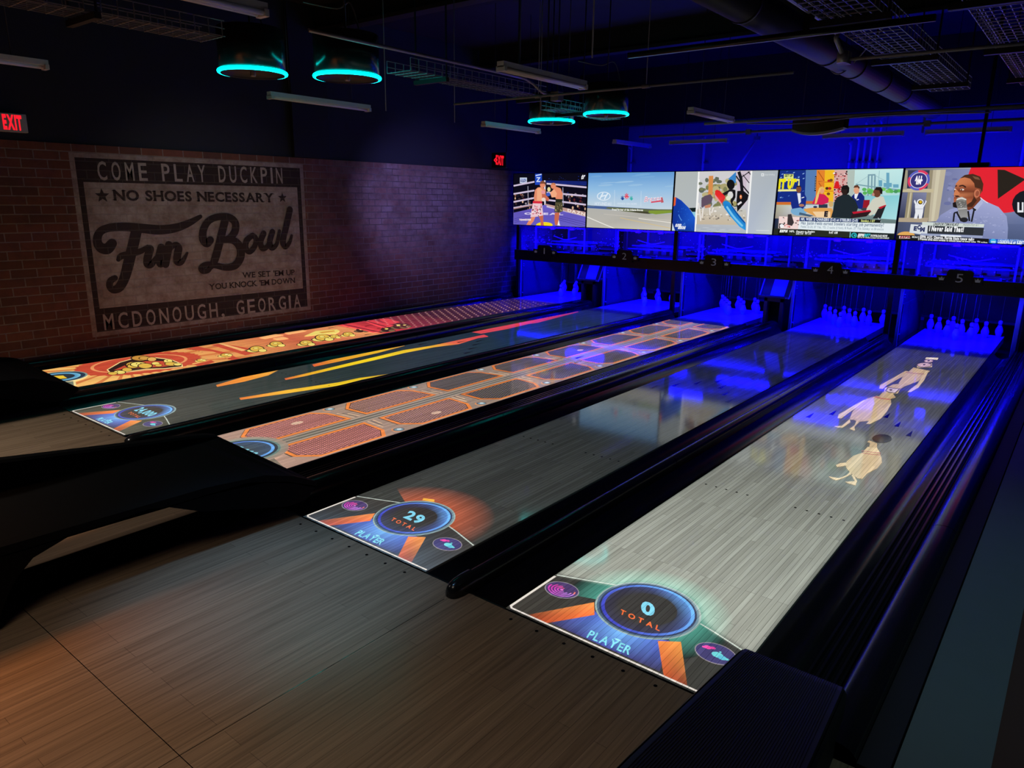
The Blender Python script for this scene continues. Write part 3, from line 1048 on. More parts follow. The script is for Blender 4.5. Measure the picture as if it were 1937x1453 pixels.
# lane with orange grilles --------------------------------------------------------------------
p = lane_pic(2)
x0 = LX[2]
Y = [0, 2, 5, 8.5]
p.quadstrip([(x0, y) for y in Y], [(x0 + W, y) for y in Y], [(178, 138, 122), (156, 132, 114), (136, 118, 106), (130, 106, 112)])
for dx, w, cc in ((.53, .10, (122, 112, 100)), (.50, .014, (92, 84, 74)), (.56, .014, (92, 84, 74)), (.53, .010, (176, 160, 140)), (.475, .008, (186, 170, 150)), (.585, .008, (186, 170, 150))):
    p.stroke([(x0 + dx, 0), (x0 + dx, 8.5)], w, cc, curve=False)
OCT = [(.02, .15), (.172, .012), (.445, .03), (.445, .93), (.155, .90), (.02, .80)]


def inset(poly, k):
    cx = sum(q[0] for q in poly) / len(poly)
    cy = sum(q[1] for q in poly) / len(poly)
    return [(cx + (a - cx) * k, cy + (b - cy) * (1 - (1 - k) * .55)) for a, b in poly]


for r in range(8):
    yb = .58 + r * 1.068
    for sd in (0, 1):
        f = (lambda q: (x0 + q[0], yb + q[1])) if sd == 0 else (lambda q: (x0 + W - q[0], yb + q[1]))
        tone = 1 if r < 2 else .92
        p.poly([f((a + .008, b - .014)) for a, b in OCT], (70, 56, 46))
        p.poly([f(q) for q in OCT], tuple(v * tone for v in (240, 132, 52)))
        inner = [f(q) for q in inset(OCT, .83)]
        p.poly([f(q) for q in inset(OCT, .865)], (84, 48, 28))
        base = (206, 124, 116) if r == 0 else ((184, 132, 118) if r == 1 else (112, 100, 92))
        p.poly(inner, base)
        xs = [q[0] for q in inner]
        ys = [q[1] for q in inner]
        # grille holes: rows of short dark bars inside the octagon
        nx, ny = 13, 28
        for u in range(nx):
            for v in range(ny):
                cx = min(xs) + (u + .5 + .5 * (v % 2)) / (nx + .5) * (max(xs) - min(xs))
                cy = min(ys) + (v + .5) / ny * (max(ys) - min(ys))
                ins = all((inner[k][0] - inner[k - 1][0]) * (cy - inner[k - 1][1]) - (inner[k][1] - inner[k - 1][1]) * (cx - inner[k - 1][0]) > 0 for k in range(len(inner)))
                ino = all((inner[k][0] - inner[k - 1][0]) * (cy - inner[k - 1][1]) - (inner[k][1] - inner[k - 1][1]) * (cx - inner[k - 1][0]) < 0 for k in range(len(inner)))
                if ins or ino:
                    a, b = .0112, .0165
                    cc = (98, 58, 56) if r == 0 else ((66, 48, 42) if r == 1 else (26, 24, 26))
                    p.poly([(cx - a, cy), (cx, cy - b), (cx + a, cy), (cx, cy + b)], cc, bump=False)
        p.layer += 1
        # shallow ribs and a bolt between one grille and the next
        for k in range(3):
            p.stroke([f((.22 + .04 * k, .945 + .03 * k)), f((.44, .965 + .03 * k))], .012, (214, 176, 140) if k != 1 else (96, 84, 74), curve=False)
        c = f((.065, .985))
        p.ell(c, .045, .05, (96, 88, 84))
        p.ell(c, .036, .04, (120, 150, 160))
        p.ell((c[0] - .006, c[1] + .008), .02, .022, (206, 224, 230))
        p.ring(c, .055, .064, (230, 140, 70), n=12, a0=200, a1=330)
    for sx in ((.2,), (.86,), (), (), (.3,), (), (), ())[r]:
        p.ell((x0 + sx + random.uniform(-.03, .03), yb + random.uniform(.2, .8)), .035, .06, (214, 176, 150), n=9)
cq = (x0 + .50, .42)
up = lambda d: .5 + .5 * math.cos(math.radians(d - 50))
p.poly([(x0, .012), (x0 + W, .012), (x0 + W, .40), (x0 + .82, .47), (x0 + .53, .52), (x0 + .2, .48), (x0, .42)], (120, 106, 90))
p.ring(cq, .2, .33, (120, 150, 140), (160, 132, 116))
p.ring(cq, 0, .27, (96, 128, 124))
p.ring(cq, 0, .25, (24, 36, 52))
p.ring(cq, .19, .225, lambda d: (50 + 50 * up(d), 80 + 90 * up(d), 170 + 70 * up(d)))
p.ring(cq, 0, .20, (44, 58, 66), (40, 66, 96))
p.text('5,002', (x0 + .38, .36), (x0 + .64, .36), .095, (120, 196, 214), bold=.03, slant=.15)
p.build('projected_picture', 'picture', lanes[2])

# dim lane ------------------------------------------------------------------------------------
p = lane_pic(3)
x0 = LX[3]
c = (x0 + .53, .43)
p.ring(c, .25, .50, (176, 74, 34), (0, 0, 0), n=40, a0=-35, a1=150)
p.poly([(x0 + .36, .675), (x0 + .43, .705), (x0 + .46, .675), (x0 + .38, .645)], (240, 170, 40))
hud(p, x0, '29', panel=(52, 48, 46), txtw=.15)
p.build('projected_picture', 'picture', lanes[3])

# bright lane with the cartoon birds ----------------------------------------------------------
p = lane_pic(4)
hud(p, 0.0, '0', glow=((70, 150, 132), -40, 200), panel=(46, 42, 38), txtw=.075)
H = ((1540, 660), 5.381)
SK, SK2 = (184, 152, 104), (202, 174, 128)
# far bird
for pts, cc in (([(960, 235), (1010, 190), (1180, 225), (1120, 270), (1060, 330), (900, 390), (860, 350), (900, 290)], SK),
                ([(960, 230), (930, 225), (780, 310), (670, 370), (662, 405), (700, 408), (735, 375), (840, 315), (950, 260)], SK),
                ([(1130, 225), (1165, 225), (1120, 320), (1060, 395), (985, 440), (950, 440), (990, 405), (1050, 360), (1090, 300)], SK2),
                ([(1045, 175), (1090, 145), (1200, 150), (1200, 185), (1130, 190), (1050, 190)], SK2)):
    p.poly(p.px(H, pts), cc)
p.stroke(p.px(H, [(945, 240), (1030, 252), (1110, 258)]), .03, (130, 30, 40))
for a, b, rx, ry in ((1120, 165, 78, 26), (1165, 125, 52, 20)):
    p.poly(p.px(H, [(a + rx * math.cos(t * math.pi / 10), b + ry * math.sin(t * math.pi / 10)) for t in range(20)]), (60, 30, 46))
    p.poly(p.px(H, [(a + (rx - 9) * math.cos(t * math.pi / 10), b + (ry - 6) * math.sin(t * math.pi / 10)) for t in range(20)]), (196, 160, 166))
    p.poly(p.px(H, [(a + 14 * math.cos(t * math.pi / 6), b - 4 + 8 * math.sin(t * math.pi / 6)) for t in range(12)]), (70, 36, 40))
p.poly(p.px(H, [(1140, 88), (1265, 92), (1255, 112), (1130, 103)]), (226, 206, 176))
# middle bird
for pts, cc in (([(640, 480), (780, 515), (785, 560), (740, 630), (600, 730), (440, 745), (410, 725), (360, 720), (390, 640), (470, 560), (540, 505)], SK),
                ([(560, 510), (500, 525), (400, 580), (250, 670), (238, 705), (275, 710), (340, 660), (430, 600)], SK2),
                ([(760, 560), (785, 560), (740, 640), (680, 710), (570, 765), (530, 765), (560, 735), (640, 690), (710, 620)], SK2),
                ([(360, 715), (330, 745), (280, 785), (205, 790), (240, 803), (290, 803), (370, 750)], SK2),
                ([(430, 740), (410, 780), (360, 815), (400, 832), (415, 830), (410, 795), (460, 745)], SK2),
                ([(665, 480), (700, 440), (800, 455), (830, 495), (800, 505), (760, 515), (640, 500)], SK),
                ([(710, 440), (720, 400), (760, 385), (880, 405), (850, 455), (800, 455)], SK2),
                ([(740, 395), (800, 365), (890, 355), (915, 385), (880, 408)], SK)):
    p.poly(p.px(H, pts), cc)
p.stroke(p.px(H, [(625, 490), (690, 508), (760, 515)]), .035, (170, 40, 36))
for (a, b, rx, ry) in ((790, 422, 70, 30),):
    p.poly(p.px(H, [(720, 430), (750, 392), (878, 408), (830, 455), (760, 448)]), (60, 30, 46))
    p.poly(p.px(H, [(732, 428), (756, 400), (860, 412), (822, 448), (765, 440)]), (200, 176, 190))
    p.poly(p.px(H, [(780 + 16 * math.cos(t * math.pi / 6), 420 + 10 * math.sin(t * math.pi / 6)) for t in range(12)]), (76, 36, 60))
# near bird with the round dark hat
for pts, cc in (([(520, 1050), (570, 1030), (660, 1050), (685, 1110), (690, 1160), (640, 1220), (540, 1270), (490, 1325), (440, 1320), (370, 1265), (325, 1210), (330, 1150), (400, 1090)], SK),
                ([(500, 1045), (545, 1000), (640, 1010), (670, 1060), (600, 1070)], SK2),
                ([(330, 1160), (270, 1165), (220, 1185), (235, 1205), (330, 1190)], SK2),
                ([(365, 1255), (330, 1290), (250, 1320), (145, 1300), (180, 1325), (220, 1340), (280, 1325), (380, 1280)], SK2),
                ([(380, 1290), (415, 1350), (315, 1355), (340, 1370), (420, 1392), (438, 1350), (400, 1280)], SK2),
                ([(560, 1000), (570, 960), (540, 950), (560, 935), (640, 965), (640, 1010)], SK)):
    p.poly(p.px(H, pts), cc)
for o in (0, 22):
    p.stroke(p.px(H, [(490, 1040 + o), (570, 1053 + o), (668, 1062 + o)]), .016, (150, 40, 44))
p.build('projected_picture', 'picture', lanes[4])
hat = Pic(2, 0.0, (0, 0, 1), to2l, to3l, step=.0006)  # black disc painted where the projected picture leaves the boards unlit
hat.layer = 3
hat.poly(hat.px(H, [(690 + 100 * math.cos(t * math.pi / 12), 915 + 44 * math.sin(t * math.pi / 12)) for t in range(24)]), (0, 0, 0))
hat.build('painted_unlit_hat', 'mark', lanes[4])


# ------------------------------------------------------------------ lane projectors over the two wood-coloured lanes
def projector(x0, watts, y0, z, color, label):
    t = thing('lane_projector', label, 'projector', (x0 + W / 2, y0, z), 'ceiling projectors above the lanes')
    lo = light('projector_lamp', 'SPOT', (x0 + W / 2, y0, z), watts, color, (x0 + W / 2, y0, 0), .001, spot_size=math.radians(152), spot_blend=0)
    # a projector evens out its throw: more light towards the far end of its picture
    ld = lo.data
    ld.use_nodes = True
    nt = ld.node_tree
    tc = nt.nodes.new('ShaderNodeTexCoord')
    sp = nt.nodes.new('ShaderNodeSeparateXYZ')
    nt.links.new(tc.outputs['Normal'], sp.inputs[0])
    ab = nt.nodes.new('ShaderNodeMath')
    ab.operation = 'ABSOLUTE'
    nt.links.new(sp.outputs[2], ab.inputs[0])
    pw = nt.nodes.new('ShaderNodeMath')
    pw.operation = 'POWER'
    nt.links.new(ab.outputs[0], pw.inputs[0])
    pw.inputs[1].default_value = -1.1
    nt.links.new(pw.outputs[0], nt.nodes['Emission'].inputs['Strength'])
    k = .10 / z
    cx = x0 + W / 2
    arc = [(.53 + .252 * math.cos(math.radians(a)), .43 + .252 * math.sin(math.radians(a))) for a in range(10, 171, 10)]
    hole = [(0, 8.5), (0, .42), (.2, .485)] + list(reversed(arc))[1:-1] + [(.86, .455), (W, .40), (W, 8.5)]
    hole = [(cx + (x0 + a - cx) * k, y0 + (b - y0) * k) for a, b in hole]
    outer = [(cx - .45, y0 - .45), (cx + .45, y0 - .45), (cx + .45, y0 + .45), (cx - .45, y0 + .45)]
    zs = z - .10
    pts = [Vector((a, b, 0)) for a, b in outer], [Vector((a, b, 0)) for a, b in hole]
    tr = tessellate_polygon(pts)
    allp = list(pts[0]) + list(pts[1])
    MB().add([(q.x, q.y, zs) for q in allp], tr).build('shutter_plate', 'matte', t)
    MB().box(cx - .45, cx - .44, y0 - .45, y0 + .45, zs, z + .12).box(cx + .44, cx + .45, y0 - .45, y0 + .45, zs, z + .12) \
        .box(cx - .45, cx + .45, y0 - .45, y0 - .44, zs, z + .12).box(cx - .45, cx + .45, y0 + .44, y0 + .45, zs, z + .12) \
        .box(cx - .45, cx + .45, y0 - .45, y0 + .45, z + .12, z + .13).build('housing', 'matte', t)
    MB().tube([(cx, y0, z + .13), (cx, y0, 4.5)], .02).build('mounting_pole', 'steel', t)


projector(LX[3], 52, .1, 3.3, (.93, .97, 1), 'black ceiling projector above the dim grey wood lane')
projector(LX[4], 400, -.1, 2.9, (.97, 1, .95), 'black ceiling projector above the bright pale wood lane')

# ================================================================== gutters and capping between the lanes
def prof_loft(name, prof, y0, y1, m_, parent, smooth=True, solid=0):
    """open profile of (x, z) run along y"""
    return MB().loft([[(x, y, z) for x, z in prof] for y in (y0, y1)], smooth=smooth).build(name, m_, parent, solid=solid)


def gutter(xa, xb, parent, d=.085):
    n = 12
    prof = [(xa + (xb - xa) * k / n, -.012 - d * math.sin(math.pi * k / n) ** .75) for k in range(n + 1)]
    return prof_loft('gutter', prof, 0.0, 9.15, 'gloss', parent)


def rounded(xa, xb, h, n=10, base=-.012):
    return [(xa, base)] + [(xa + (xb - xa) * (.5 - .5 * math.cos(math.pi * k / n)), base + (h - base) * math.sin(math.pi * k / n) ** .6) for k in range(1, n)] + [(xb, base)]


def divider(x0, x1, label, wide, left=True, right=True, nose=True):
    t = thing('lane_divider', label, 'lane divider', ((x0 + x1) / 2, 0, -.3), 'black gutters and capping between the lanes')
    g = .225
    a = x0 + (g if left else 0.02)
    b = x1 - (g if right else 0.0)
    if left:
        gutter(x0 + .002, a, t)
    if right:
        gutter(b, x1 - .002, t)
    MB().box(x0 + .003, x1 - .003, 0.0, 9.1, -.30, -.125).build('trough', 'matte', t)
    MB().box(x0 + .004, x1 - .004, -.004, .004, -.29, -.004).build('end_plate', 'black', t)
    if wide:
        if not right:
            b = x1 - .10
            MB().box(b, x1 - .003, 0, 9.1, -.12, .012).build('side_board', 'matte', t)
        # ridged ball track cover and a half-round return pipe cover
        mid = a + (b - a) * .46
        k = 4
        prof = [(a, -.012)]
        for q in range(k):
            xa, xb = a + (mid - a) * q / k, a + (mid - a) * (q + 1) / k
            w = xb - xa
            prof += [(xa + w * .10, .030), (xa + w * .25, .042), (xa + w * .55, .042), (xa + w * .75, .026), (xb, .022)]
        prof_loft('ridged_track_cover', prof, .0, 9.1, 'gloss', t, smooth=False)
        for q in range(4):
            prof_loft('return_pipe_cover', rounded(mid, b, .085 if right else .060), .0 + q * 2.28, (q + 1) * 2.28 - .006, 'gloss', t)
    else:
        for q in range(4):
            ya, yb = (-.0 if q == 0 else q * 2.28), (q + 1) * 2.28 - .006
            prof_loft('cap', rounded(a, b, .075), ya, yb, 'gloss', t)
        if nose:
            c, r = (a + b) / 2, (b - a) / 2 + .004
            rings = []
            for y, s, zt in ((.06, 1.0, .080), (.0, 1.0, .080), (-.05, .95, .076), (-.085, .80, .066), (-.105, .55, .05), (-.112, .25, .03)):
                rings.append([(c + r * s * math.cos(math.pi * q / 10), y, .002 + zt * math.sin(math.pi * q / 10) ** .6) for q in range(11)])
            MB().loft(rings, smooth=True).add(rings[-1], [list(range(11))]).build('cap_nose', 'gloss', t)
    return t


divider(WX, LX[0], 'black gutter ledge between the brick wall and the cartoon-lit lane', False, left=False, right=True, nose=False)
divider(LX[0] + W, LX[1], 'black ridged capping between the orange cartoon lane and the teal lane', True)
divider(LX[1] + W, LX[2], 'black rounded capping between the teal lane and the orange-grille lane', False)
divider(LX[2] + W, LX[3], 'black ridged capping between the orange-grille lane and the dim grey lane', True)
divider(LX[3] + W, LX[4], 'black rounded capping with blunt nose left of the bright pale lane', False)
divider(LX[4] + W, 1.676, 'wide black ridged capping along the right side of the bright pale lane', True, right=False)

# ================================================================== ball returns
def ball_return(dx, label):
    t = thing('ball_return', label, 'ball return', (-1.98 + dx, -1.2, 0), 'black ball returns on the approach')
    X = lambda x: x + dx
    Ys = [0, .06, .16, .35, .7, 1.3, 2.9]

    def lerp(tab, y):
        for (a, va), (b, vb) in zip(tab, tab[1:]):
            if a >= y >= b:
                return va + (vb - va) * (a - y) / (a - b)
        return tab[-1][1]
    zr = [(.2, .2), (.11, .20), (-.10, .31), (-.35, .375), (-2.9, .43)]
    zl = [(.2, .33), (-.08, .365), (-.35, .37), (-2.9, .42)]
    rim = [(.2, .37), (-.08, .372), (-.14, .392), (-.235, .41), (-.66, .46), (-1.27, .54), (-2.9, .62)]
    top, bot = [], []
    for s in Ys:
        yr, yl = .112 - s, -.08 - s * .93
        top.append([(X(-2.46), yl, lerp(rim, yl) - .012), (X(-2.44), yl, lerp(rim, yl)), (X(-2.385), yl, lerp(rim, yl)), (X(-2.365), yl, lerp(rim, yl) - .012), (X(-2.36), yl, lerp(zl, yl)),
                    (X(-1.66), yr - .01, lerp(zr, yr)), (X(-1.60), yr, lerp(zr, yr) - .004)])
        bot.append([(X(-2.46), yl - .0, lerp(zl, yl) - .07), (X(-1.60), yr, max(.16, lerp(zr, yr) - .05))])
    m = MB()
    m.loft(top)
    m.loft([[b_[0], b_[1]] for b_ in bot])
    m.loft([[a[-1], b_[1]] for a, b_ in zip(top, bot)])
    m.loft([[b_[0], a[0]] for a, b_ in zip(top, bot)])
    m.add(top[0] + [bot[0][1], bot[0][0]], [list(range(9))])
    m.build('tray', 'br', t)
    # side panel with its long arched opening
    prof = [(.112, .165), (-.10, .26), (-.35, .33), (-2.9, .385), (-2.9, .06), (-1.60, .06), (-1.55, .16), (-1.50, .235), (-1.43, .30), (-1.276, .347), (-.90, .357), (-.80, .333), (-.627, .249), (-.10, .10), (.02, .10)]
    MB().prism([(X(-1.63), y, z) for y, z in prof], (.03, 0, 0)).build('side_panel', 'br', t)
    MB().box(X(-1.89), X(-1.85), -2.9, -.02, 0, .128).build('base', 'br', t, bevel=.004)
    MB().loft([[(X(-2.30), y, z + .02), (X(-1.61), y, z), (X(-1.852), y2, .0), (X(-2.12), y2, .0)] for y, z, y2 in ((.10, .165, -.02), (-.35, .19, -.35))], closed=True) \
        .add([(X(-2.30), .10, .185), (X(-1.61), .10, .165), (X(-1.852), 0, 0), (X(-2.12), 0, 0)], [(0, 1, 2, 3)]).build('front_leg', 'br', t)
    MB().loft([[(X(-2.30), y, .40), (X(-1.61), y, .36), (X(-1.852), y, .0), (X(-2.12), y, .0)] for y in (-1.62, -2.88)], closed=True) \
        .add([(X(-2.30), -1.62, .40), (X(-1.61), -1.62, .36), (X(-1.852), -1.62, 0), (X(-2.12), -1.62, 0)], [(3, 2, 1, 0)]).build('rear_leg', 'br', t)
    return t


ball_return(0, 'black ball return with arched opening beside the dim grey lane')
ball_return(-3.51, 'black ball return at the far left in front of the cartoon-lit lane')

t = thing('ball_return', 'black ribbed ball return hood in the right foreground beside the bright lane', 'ball return', (1.3, -1, 0), 'black ball returns on the approach')
rings = []
nr = 44
for s, (y, z, xa, xb) in enumerate(((.139, .185, 1.107, 1.479), (.125, .199, 1.105, 1.481), (.09, .205, 1.103, 1.485), (-.724, .262, 1.075, 1.53), (-2.6, .36, 1.04, 1.62))):
    ring = [(xa, y, z - .012), (xa + .006, y, z - .002)]
    for k in range(nr):
        u0 = xa + .02 + (xb - xa - .04) * k / nr
        w = (xb - xa - .04) / nr
        ring += [(u0 + w * .1, y, z), (u0 + w * .5, y, z), (u0 + w * .6, y, z - .0028), (u0 + w, y, z - .0028)]
    ring += [(xb - .006, y, z - .002), (xb, y, z - .012)]
    rings.append(ring)
MB().loft(rings).build('ribbed_top', 'rubber', t)
def mixr(A, B, t):
    return [tuple(p0[j] + (p1[j] - p0[j]) * t for j in range(3)) for p0, p1 in zip(A, B)]


rr_ = [(rings[1], .092), (rings[2], .092), (mixr(rings[2], rings[3], .09 / .814), .092), (mixr(rings[2], rings[3], .108 / .814), 0.0), (rings[3], 0.0), (rings[4], 0.0)]
sh = [[(a[0][0] - .004, a[0][1], a[0][2] + .002), (a[0][0] - .016, a[0][1], a[0][2] - .015), (a[0][0] - .016, a[0][1], zb), (a[-1][0] + .012, a[-1][1], zb), (a[-1][0] + .012, a[-1][1], a[-1][2] - .015), (a[-1][0] + .002, a[-1][1], a[-1][2] + .002)] for a, zb in rr_]
MB().loft(sh, smooth=False).add(sh[0], [list(range(6))]).build('body', 'matte', t)
MB().box(1.20, 1.42, .128, .136, .10, .17).build('ball_opening', 'black', t)

# ================================================================== screen wall
TY = 9.10
TX = [-7.23 + 1.7265 * k for k in range(6)]
ZB, ZT = 1.425, 2.385
A_, B_, C_, D_ = ((960, 310), 6.053), ((1260, 310), 8.805), ((1460, 310), 7.748), ((1690, 310), 7.842)
TVL = ['wall-mounted screen showing two boxers in a ring', 'wall-mounted screen showing an empty road under blue sky with logos',
       'wall-mounted screen showing a windsurfer between grey panels', 'wall-mounted screen showing a studio panel around a table',
       'wall-mounted screen showing a man speaking into a microphone']
tvs = []
to2t = lambda q: (q[0], q[2])
to3t = lambda q: Vector((q[0], TY, q[1]))
pics = []
for k in range(5):
    t = thing('television', TVL[k], 'television', ((TX[k] + TX[k + 1]) / 2, TY + .05, ZB), 'screens in a row above the lanes')
    tvs.append(t)
    a, b, g = TX[k] + .003, TX[k + 1] - .003, .011
    MB().box(a, b, TY - .006, TY + .06, ZT, ZT + g).box(a, b, TY - .006, TY + .06, ZB - g, ZB) \
        .box(a, a + g, TY - .006, TY + .06, ZB, ZT).box(b - g, b, TY - .006, TY + .06, ZB, ZT).box(a + g, b - g, TY + .03, TY + .06, ZB, ZT).build('bezel', 'black', t)
    p = Pic(1, TY, (0, -1, 0), to2t, to3t, clip=(a + g, b - g, ZB, ZT), step=.00006)
    pics.append(p)
    p.x0, p.x1 = a + g, b - g
    p.full = lambda tl, tr, br, bl, p=p: p.poly([(p.x0, ZT), (p.x1, ZT), (p.x1, ZB), (p.x0, ZB)], [tl, tr, br, bl])


def R4(p, c, a, b, x2, y2, col):
    p.poly(p.px(c, [(a, b), (x2, b), (x2, y2), (a, y2)]), col)


def PG(p, c, pts, col):
    p.poly(p.px(c, pts), col)


def EL(p, c, a, b, rx, ry, col, rot=0, n=18):
    cr, sr = math.cos(math.radians(rot)), math.sin(math.radians(rot))
    p.poly(p.px(c, [(a + rx * math.cos(2 * math.pi * q / n) * cr - ry * math.sin(2 * math.pi * q / n) * sr, b + rx * math.cos(2 * math.pi * q / n) * sr + ry * math.sin(2 * math.pi * q / n) * cr) for q in range(n)]), col)


def LN(p, c, pts, w, col, curve=False):
    p.stroke(p.px(c, pts), w, col, curve=curve)


def TX_(p, c, txt, a, b, h, col, **kw):
    q = p.px(c, [a, b])
    p.text(txt, q[0], q[1], h, col, up=(0, 1), **kw)


# --- screen: boxers
p, c = pics[0], A_
p.full((8, 8, 24), (10, 10, 34), (88, 80, 176), (96, 88, 190))
PG(p, c, [(70, 100), (920, 100), (920, 560), (70, 560)], (8, 8, 22))
PG(p, c, [(440, 190), (910, 200), (910, 250), (440, 220)], (18, 34, 110))
for q in range(120):                                    # crowd
    a, b = random.uniform(80, 905), random.uniform(345, 520)
    if 300 < a < 640:
        continue
    cc = random.choice([(190, 140, 110), (120, 80, 60), (60, 44, 44), (150, 140, 150), (36, 30, 40), (210, 170, 140), (20, 18, 24), (90, 30, 34)])
    EL(p, c, a, b, random.uniform(6, 14), random.uniform(8, 20), cc, n=8)
for q in range(30):
    a, b = random.uniform(460, 900), random.uniform(130, 330)
    EL(p, c, a, b, random.uniform(2, 8), random.uniform(2, 5), random.choice([(24, 50, 150), (40, 70, 170), (20, 30, 80)]), n=6)
p.poly(p.px(c, [(70, 560), (250, 520), (460, 460), (620, 510), (920, 600), (920, 780), (70, 760)]), [(96, 84, 180), (104, 92, 190), (110, 98, 200), (104, 92, 196), (96, 86, 186), (110, 104, 200), (100, 92, 196)])
R4(p, c, 318, 112, 396, 240, (30, 70, 190))
TX_(p, c, 'Z', (330, 205), (380, 205), .08, (210, 225, 250), bold=.03)
LN(p, c, [(324, 135), (392, 120)], .02, (200, 215, 250))
R4(p, c, 144, 158, 224, 222, (205, 215, 235))
TX_(p, c, 'PRIME', (152, 184), (216, 184), .022, (40, 70, 160), bold=.04)
TX_(p, c, 'FIGHT', (150, 210), (218, 210), .034, (30, 50, 130), bold=.06)
TX_(p, c, 'tr', (842, 175), (884, 165), .075, (240, 240, 245), bold=.06, slant=.3)
for y0_, y1_, y2_ in ((252, 205, 270), (345, 305, 370), (436, 390, 470), (505, 465, 600)):
    LN(p, c, [(72, y0_), (310, y1_)], .030, (205, 190, 215))
    LN(p, c, [(450, y1_ + 22), (912, y2_)], .030, (205, 190, 215))
LN(p, c, [(72, 515), (300, 470)], .02, (170, 130, 130))
LN(p, c, [(236, 255), (240, 480)], .012, (180, 180, 200))
LN(p, c, [(636, 270), (640, 480)], .012, (180, 180, 200))
LN(p, c, [(428, 190), (432, 470)], .034, (220, 215, 230))
p.poly(p.px(c, [(430, 455), (540, 480), (915, 555), (915, 605), (690, 550), (430, 470)]), (188, 150, 140))
TX_(p, c, 'DAZN', (690, 545), (890, 595), .05, (240, 225, 215), bold=.04)
TX_(p, c, 'O REAL', (195, 580), (640, 585), .035, (215, 205, 235), bold=.06)
for q in range(3):
    LN(p, c, [(560, 590 + q * 22), (900, 672 + q * 26)], .006, (54, 40, 120))
    LN(p, c, [(80, 630 + q * 22), (280, 580 + q * 18)], .006, (60, 48, 130))
EL(p, c, 425, 700, 95, 34, (240, 214, 30))
S1, S2, S3 = (226, 138, 104), (198, 104, 78), (240, 170, 130)
# left boxer
PG(p, c, [(285, 600), (330, 590), (300, 660), (250, 720), (205, 720), (240, 660)], S1)
PG(p, c, [(355, 590), (412, 590), (412, 650), (420, 720), (385, 720), (380, 650)], S2)
PG(p, c, [(318, 300), (350, 270), (400, 265), (440, 300), (436, 380), (400, 430), (310, 440), (305, 380)], S1)
PG(p, c, [(340, 285), (380, 270), (420, 330), (400, 420), (340, 420)], S3)
EL(p, c, 405, 235, 32, 40, S1)
PG(p, c, [(372, 232), (380, 205), (410, 195), (438, 212), (436, 240), (420, 226), (390, 228)], (120, 70, 50))
PG(p, c, [(395, 330), (430, 345), (480, 395), (470, 430), (400, 400)], S2)
EL(p, c, 412, 325, 24, 22, (230, 150, 150))
EL(p, c, 416, 408, 24, 22, (232, 210, 200))
PG(p, c, [(295, 425), (395, 430), (400, 455), (292, 455)], (214, 40, 60))
PG(p, c, [(292, 452), (398, 455), (412, 590), (340, 605), (265, 610)], (232, 196, 204))
for q in range(34):
    EL(p, c, random.uniform(285, 398), random.uniform(465, 595), random.uniform(4, 11), random.uniform(4, 9), random.choice([(214, 50, 74), (60, 30, 40), (250, 235, 235), (200, 60, 80)]), n=7)
# right boxer
PG(p, c, [(545, 560), (600, 555), (590, 640), (605, 705), (548, 700), (540, 640)], S2)
PG(p, c, [(590, 640), (600, 690), (608, 706), (575, 704)], (240, 236, 236))
PG(p, c, [(520, 300), (560, 262), (610, 280), (636, 340), (632, 405), (560, 410), (545, 360)], S1)
PG(p, c, [(490, 330), (540, 290), (570, 340), (560, 380), (510, 385)], S3)
EL(p, c, 528, 252, 30, 34, S1)
PG(p, c, [(500, 240), (512, 220), (548, 222), (556, 244), (530, 236)], (190, 120, 80))
EL(p, c, 478, 292, 18, 26, (226, 214, 150))
EL(p, c, 470, 350, 24, 22, (60, 90, 190))
PG(p, c, [(556, 402), (630, 405), (630, 445), (552, 442)], (34, 40, 26))
PG(p, c, [(552, 440), (632, 442), (636, 545), (590, 560), (540, 550)], (84, 78, 52))
for q in range(16):
    EL(p, c, random.uniform(555, 625), random.uniform(450, 545), random.uniform(3, 8), random.uniform(3, 9), random.choice([(190, 180, 130), (30, 30, 20), (130, 120, 80)]), n=7)
TX_(p, c, 'TENNESSEE', (138, 650), (272, 648), .030, (245, 225, 225), bold=.06)
# --- screen: road
p, c = pics[1], A_
p.full((92, 150, 210), (96, 150, 205), (190, 186, 178), (186, 182, 172))
HZ = [(905, 470), (1100, 490), (1400, 500), (1880, 520)]
p.poly(p.px(c, [(900, 90), (1930, 80), (1930, 300), (900, 300)]), [(86, 146, 212), (92, 148, 208), (150, 190, 226), (146, 190, 226)])
p.poly(p.px(c, [(900, 300), (1930, 300), (1930, 530), (900, 480)]), [(146, 190, 226), (150, 190, 226), (196, 212, 224), (192, 210, 224)])
for q in range(14):
    a, b = random.uniform(930, 1880), random.uniform(120, 290)
    EL(p, c, a, b, random.uniform(60, 140), random.uniform(5, 12), (118, 168, 216) if b < 200 else (150, 190, 224), rot=-4)
PG(p, c, [(900, 470), (1010, 480), (1880, 530), (1880, 556), (1500, 540), (900, 505)], (70, 96, 150))
PG(p, c, [(1150, 495), (1420, 508), (1640, 520), (1900, 522), (1900, 560), (1600, 574), (1300, 540), (1120, 508)], (96, 104, 70))
PG(p, c, [(1620, 535), (1890, 532), (1890, 560), (1700, 578), (1610, 562)], (126, 150, 54))
PG(p, c, [(1380, 530), (1600, 548), (1640, 572), (1500, 568)], (66, 66, 46))
PG(p, c, [(890, 470), (1005, 482), (990, 488), (890, 482)], (110, 130, 150))
p.poly(p.px(c, [(890, 505), (1300, 540), (1650, 578), (1900, 575), (1900, 800), (880, 760)]), [(176, 176, 170), (178, 176, 170), (170, 168, 160), (180, 176, 166), (206, 202, 194), (186, 182, 172)])
LN(p, c, [(905, 605), (1080, 680), (1230, 742)], .016, (232, 230, 222))
LN(p, c, [(1290, 618), (1880, 740)], .010, (214, 188, 130))
LN(p, c, [(1500, 625), (1880, 675)], .012, (230, 226, 216))
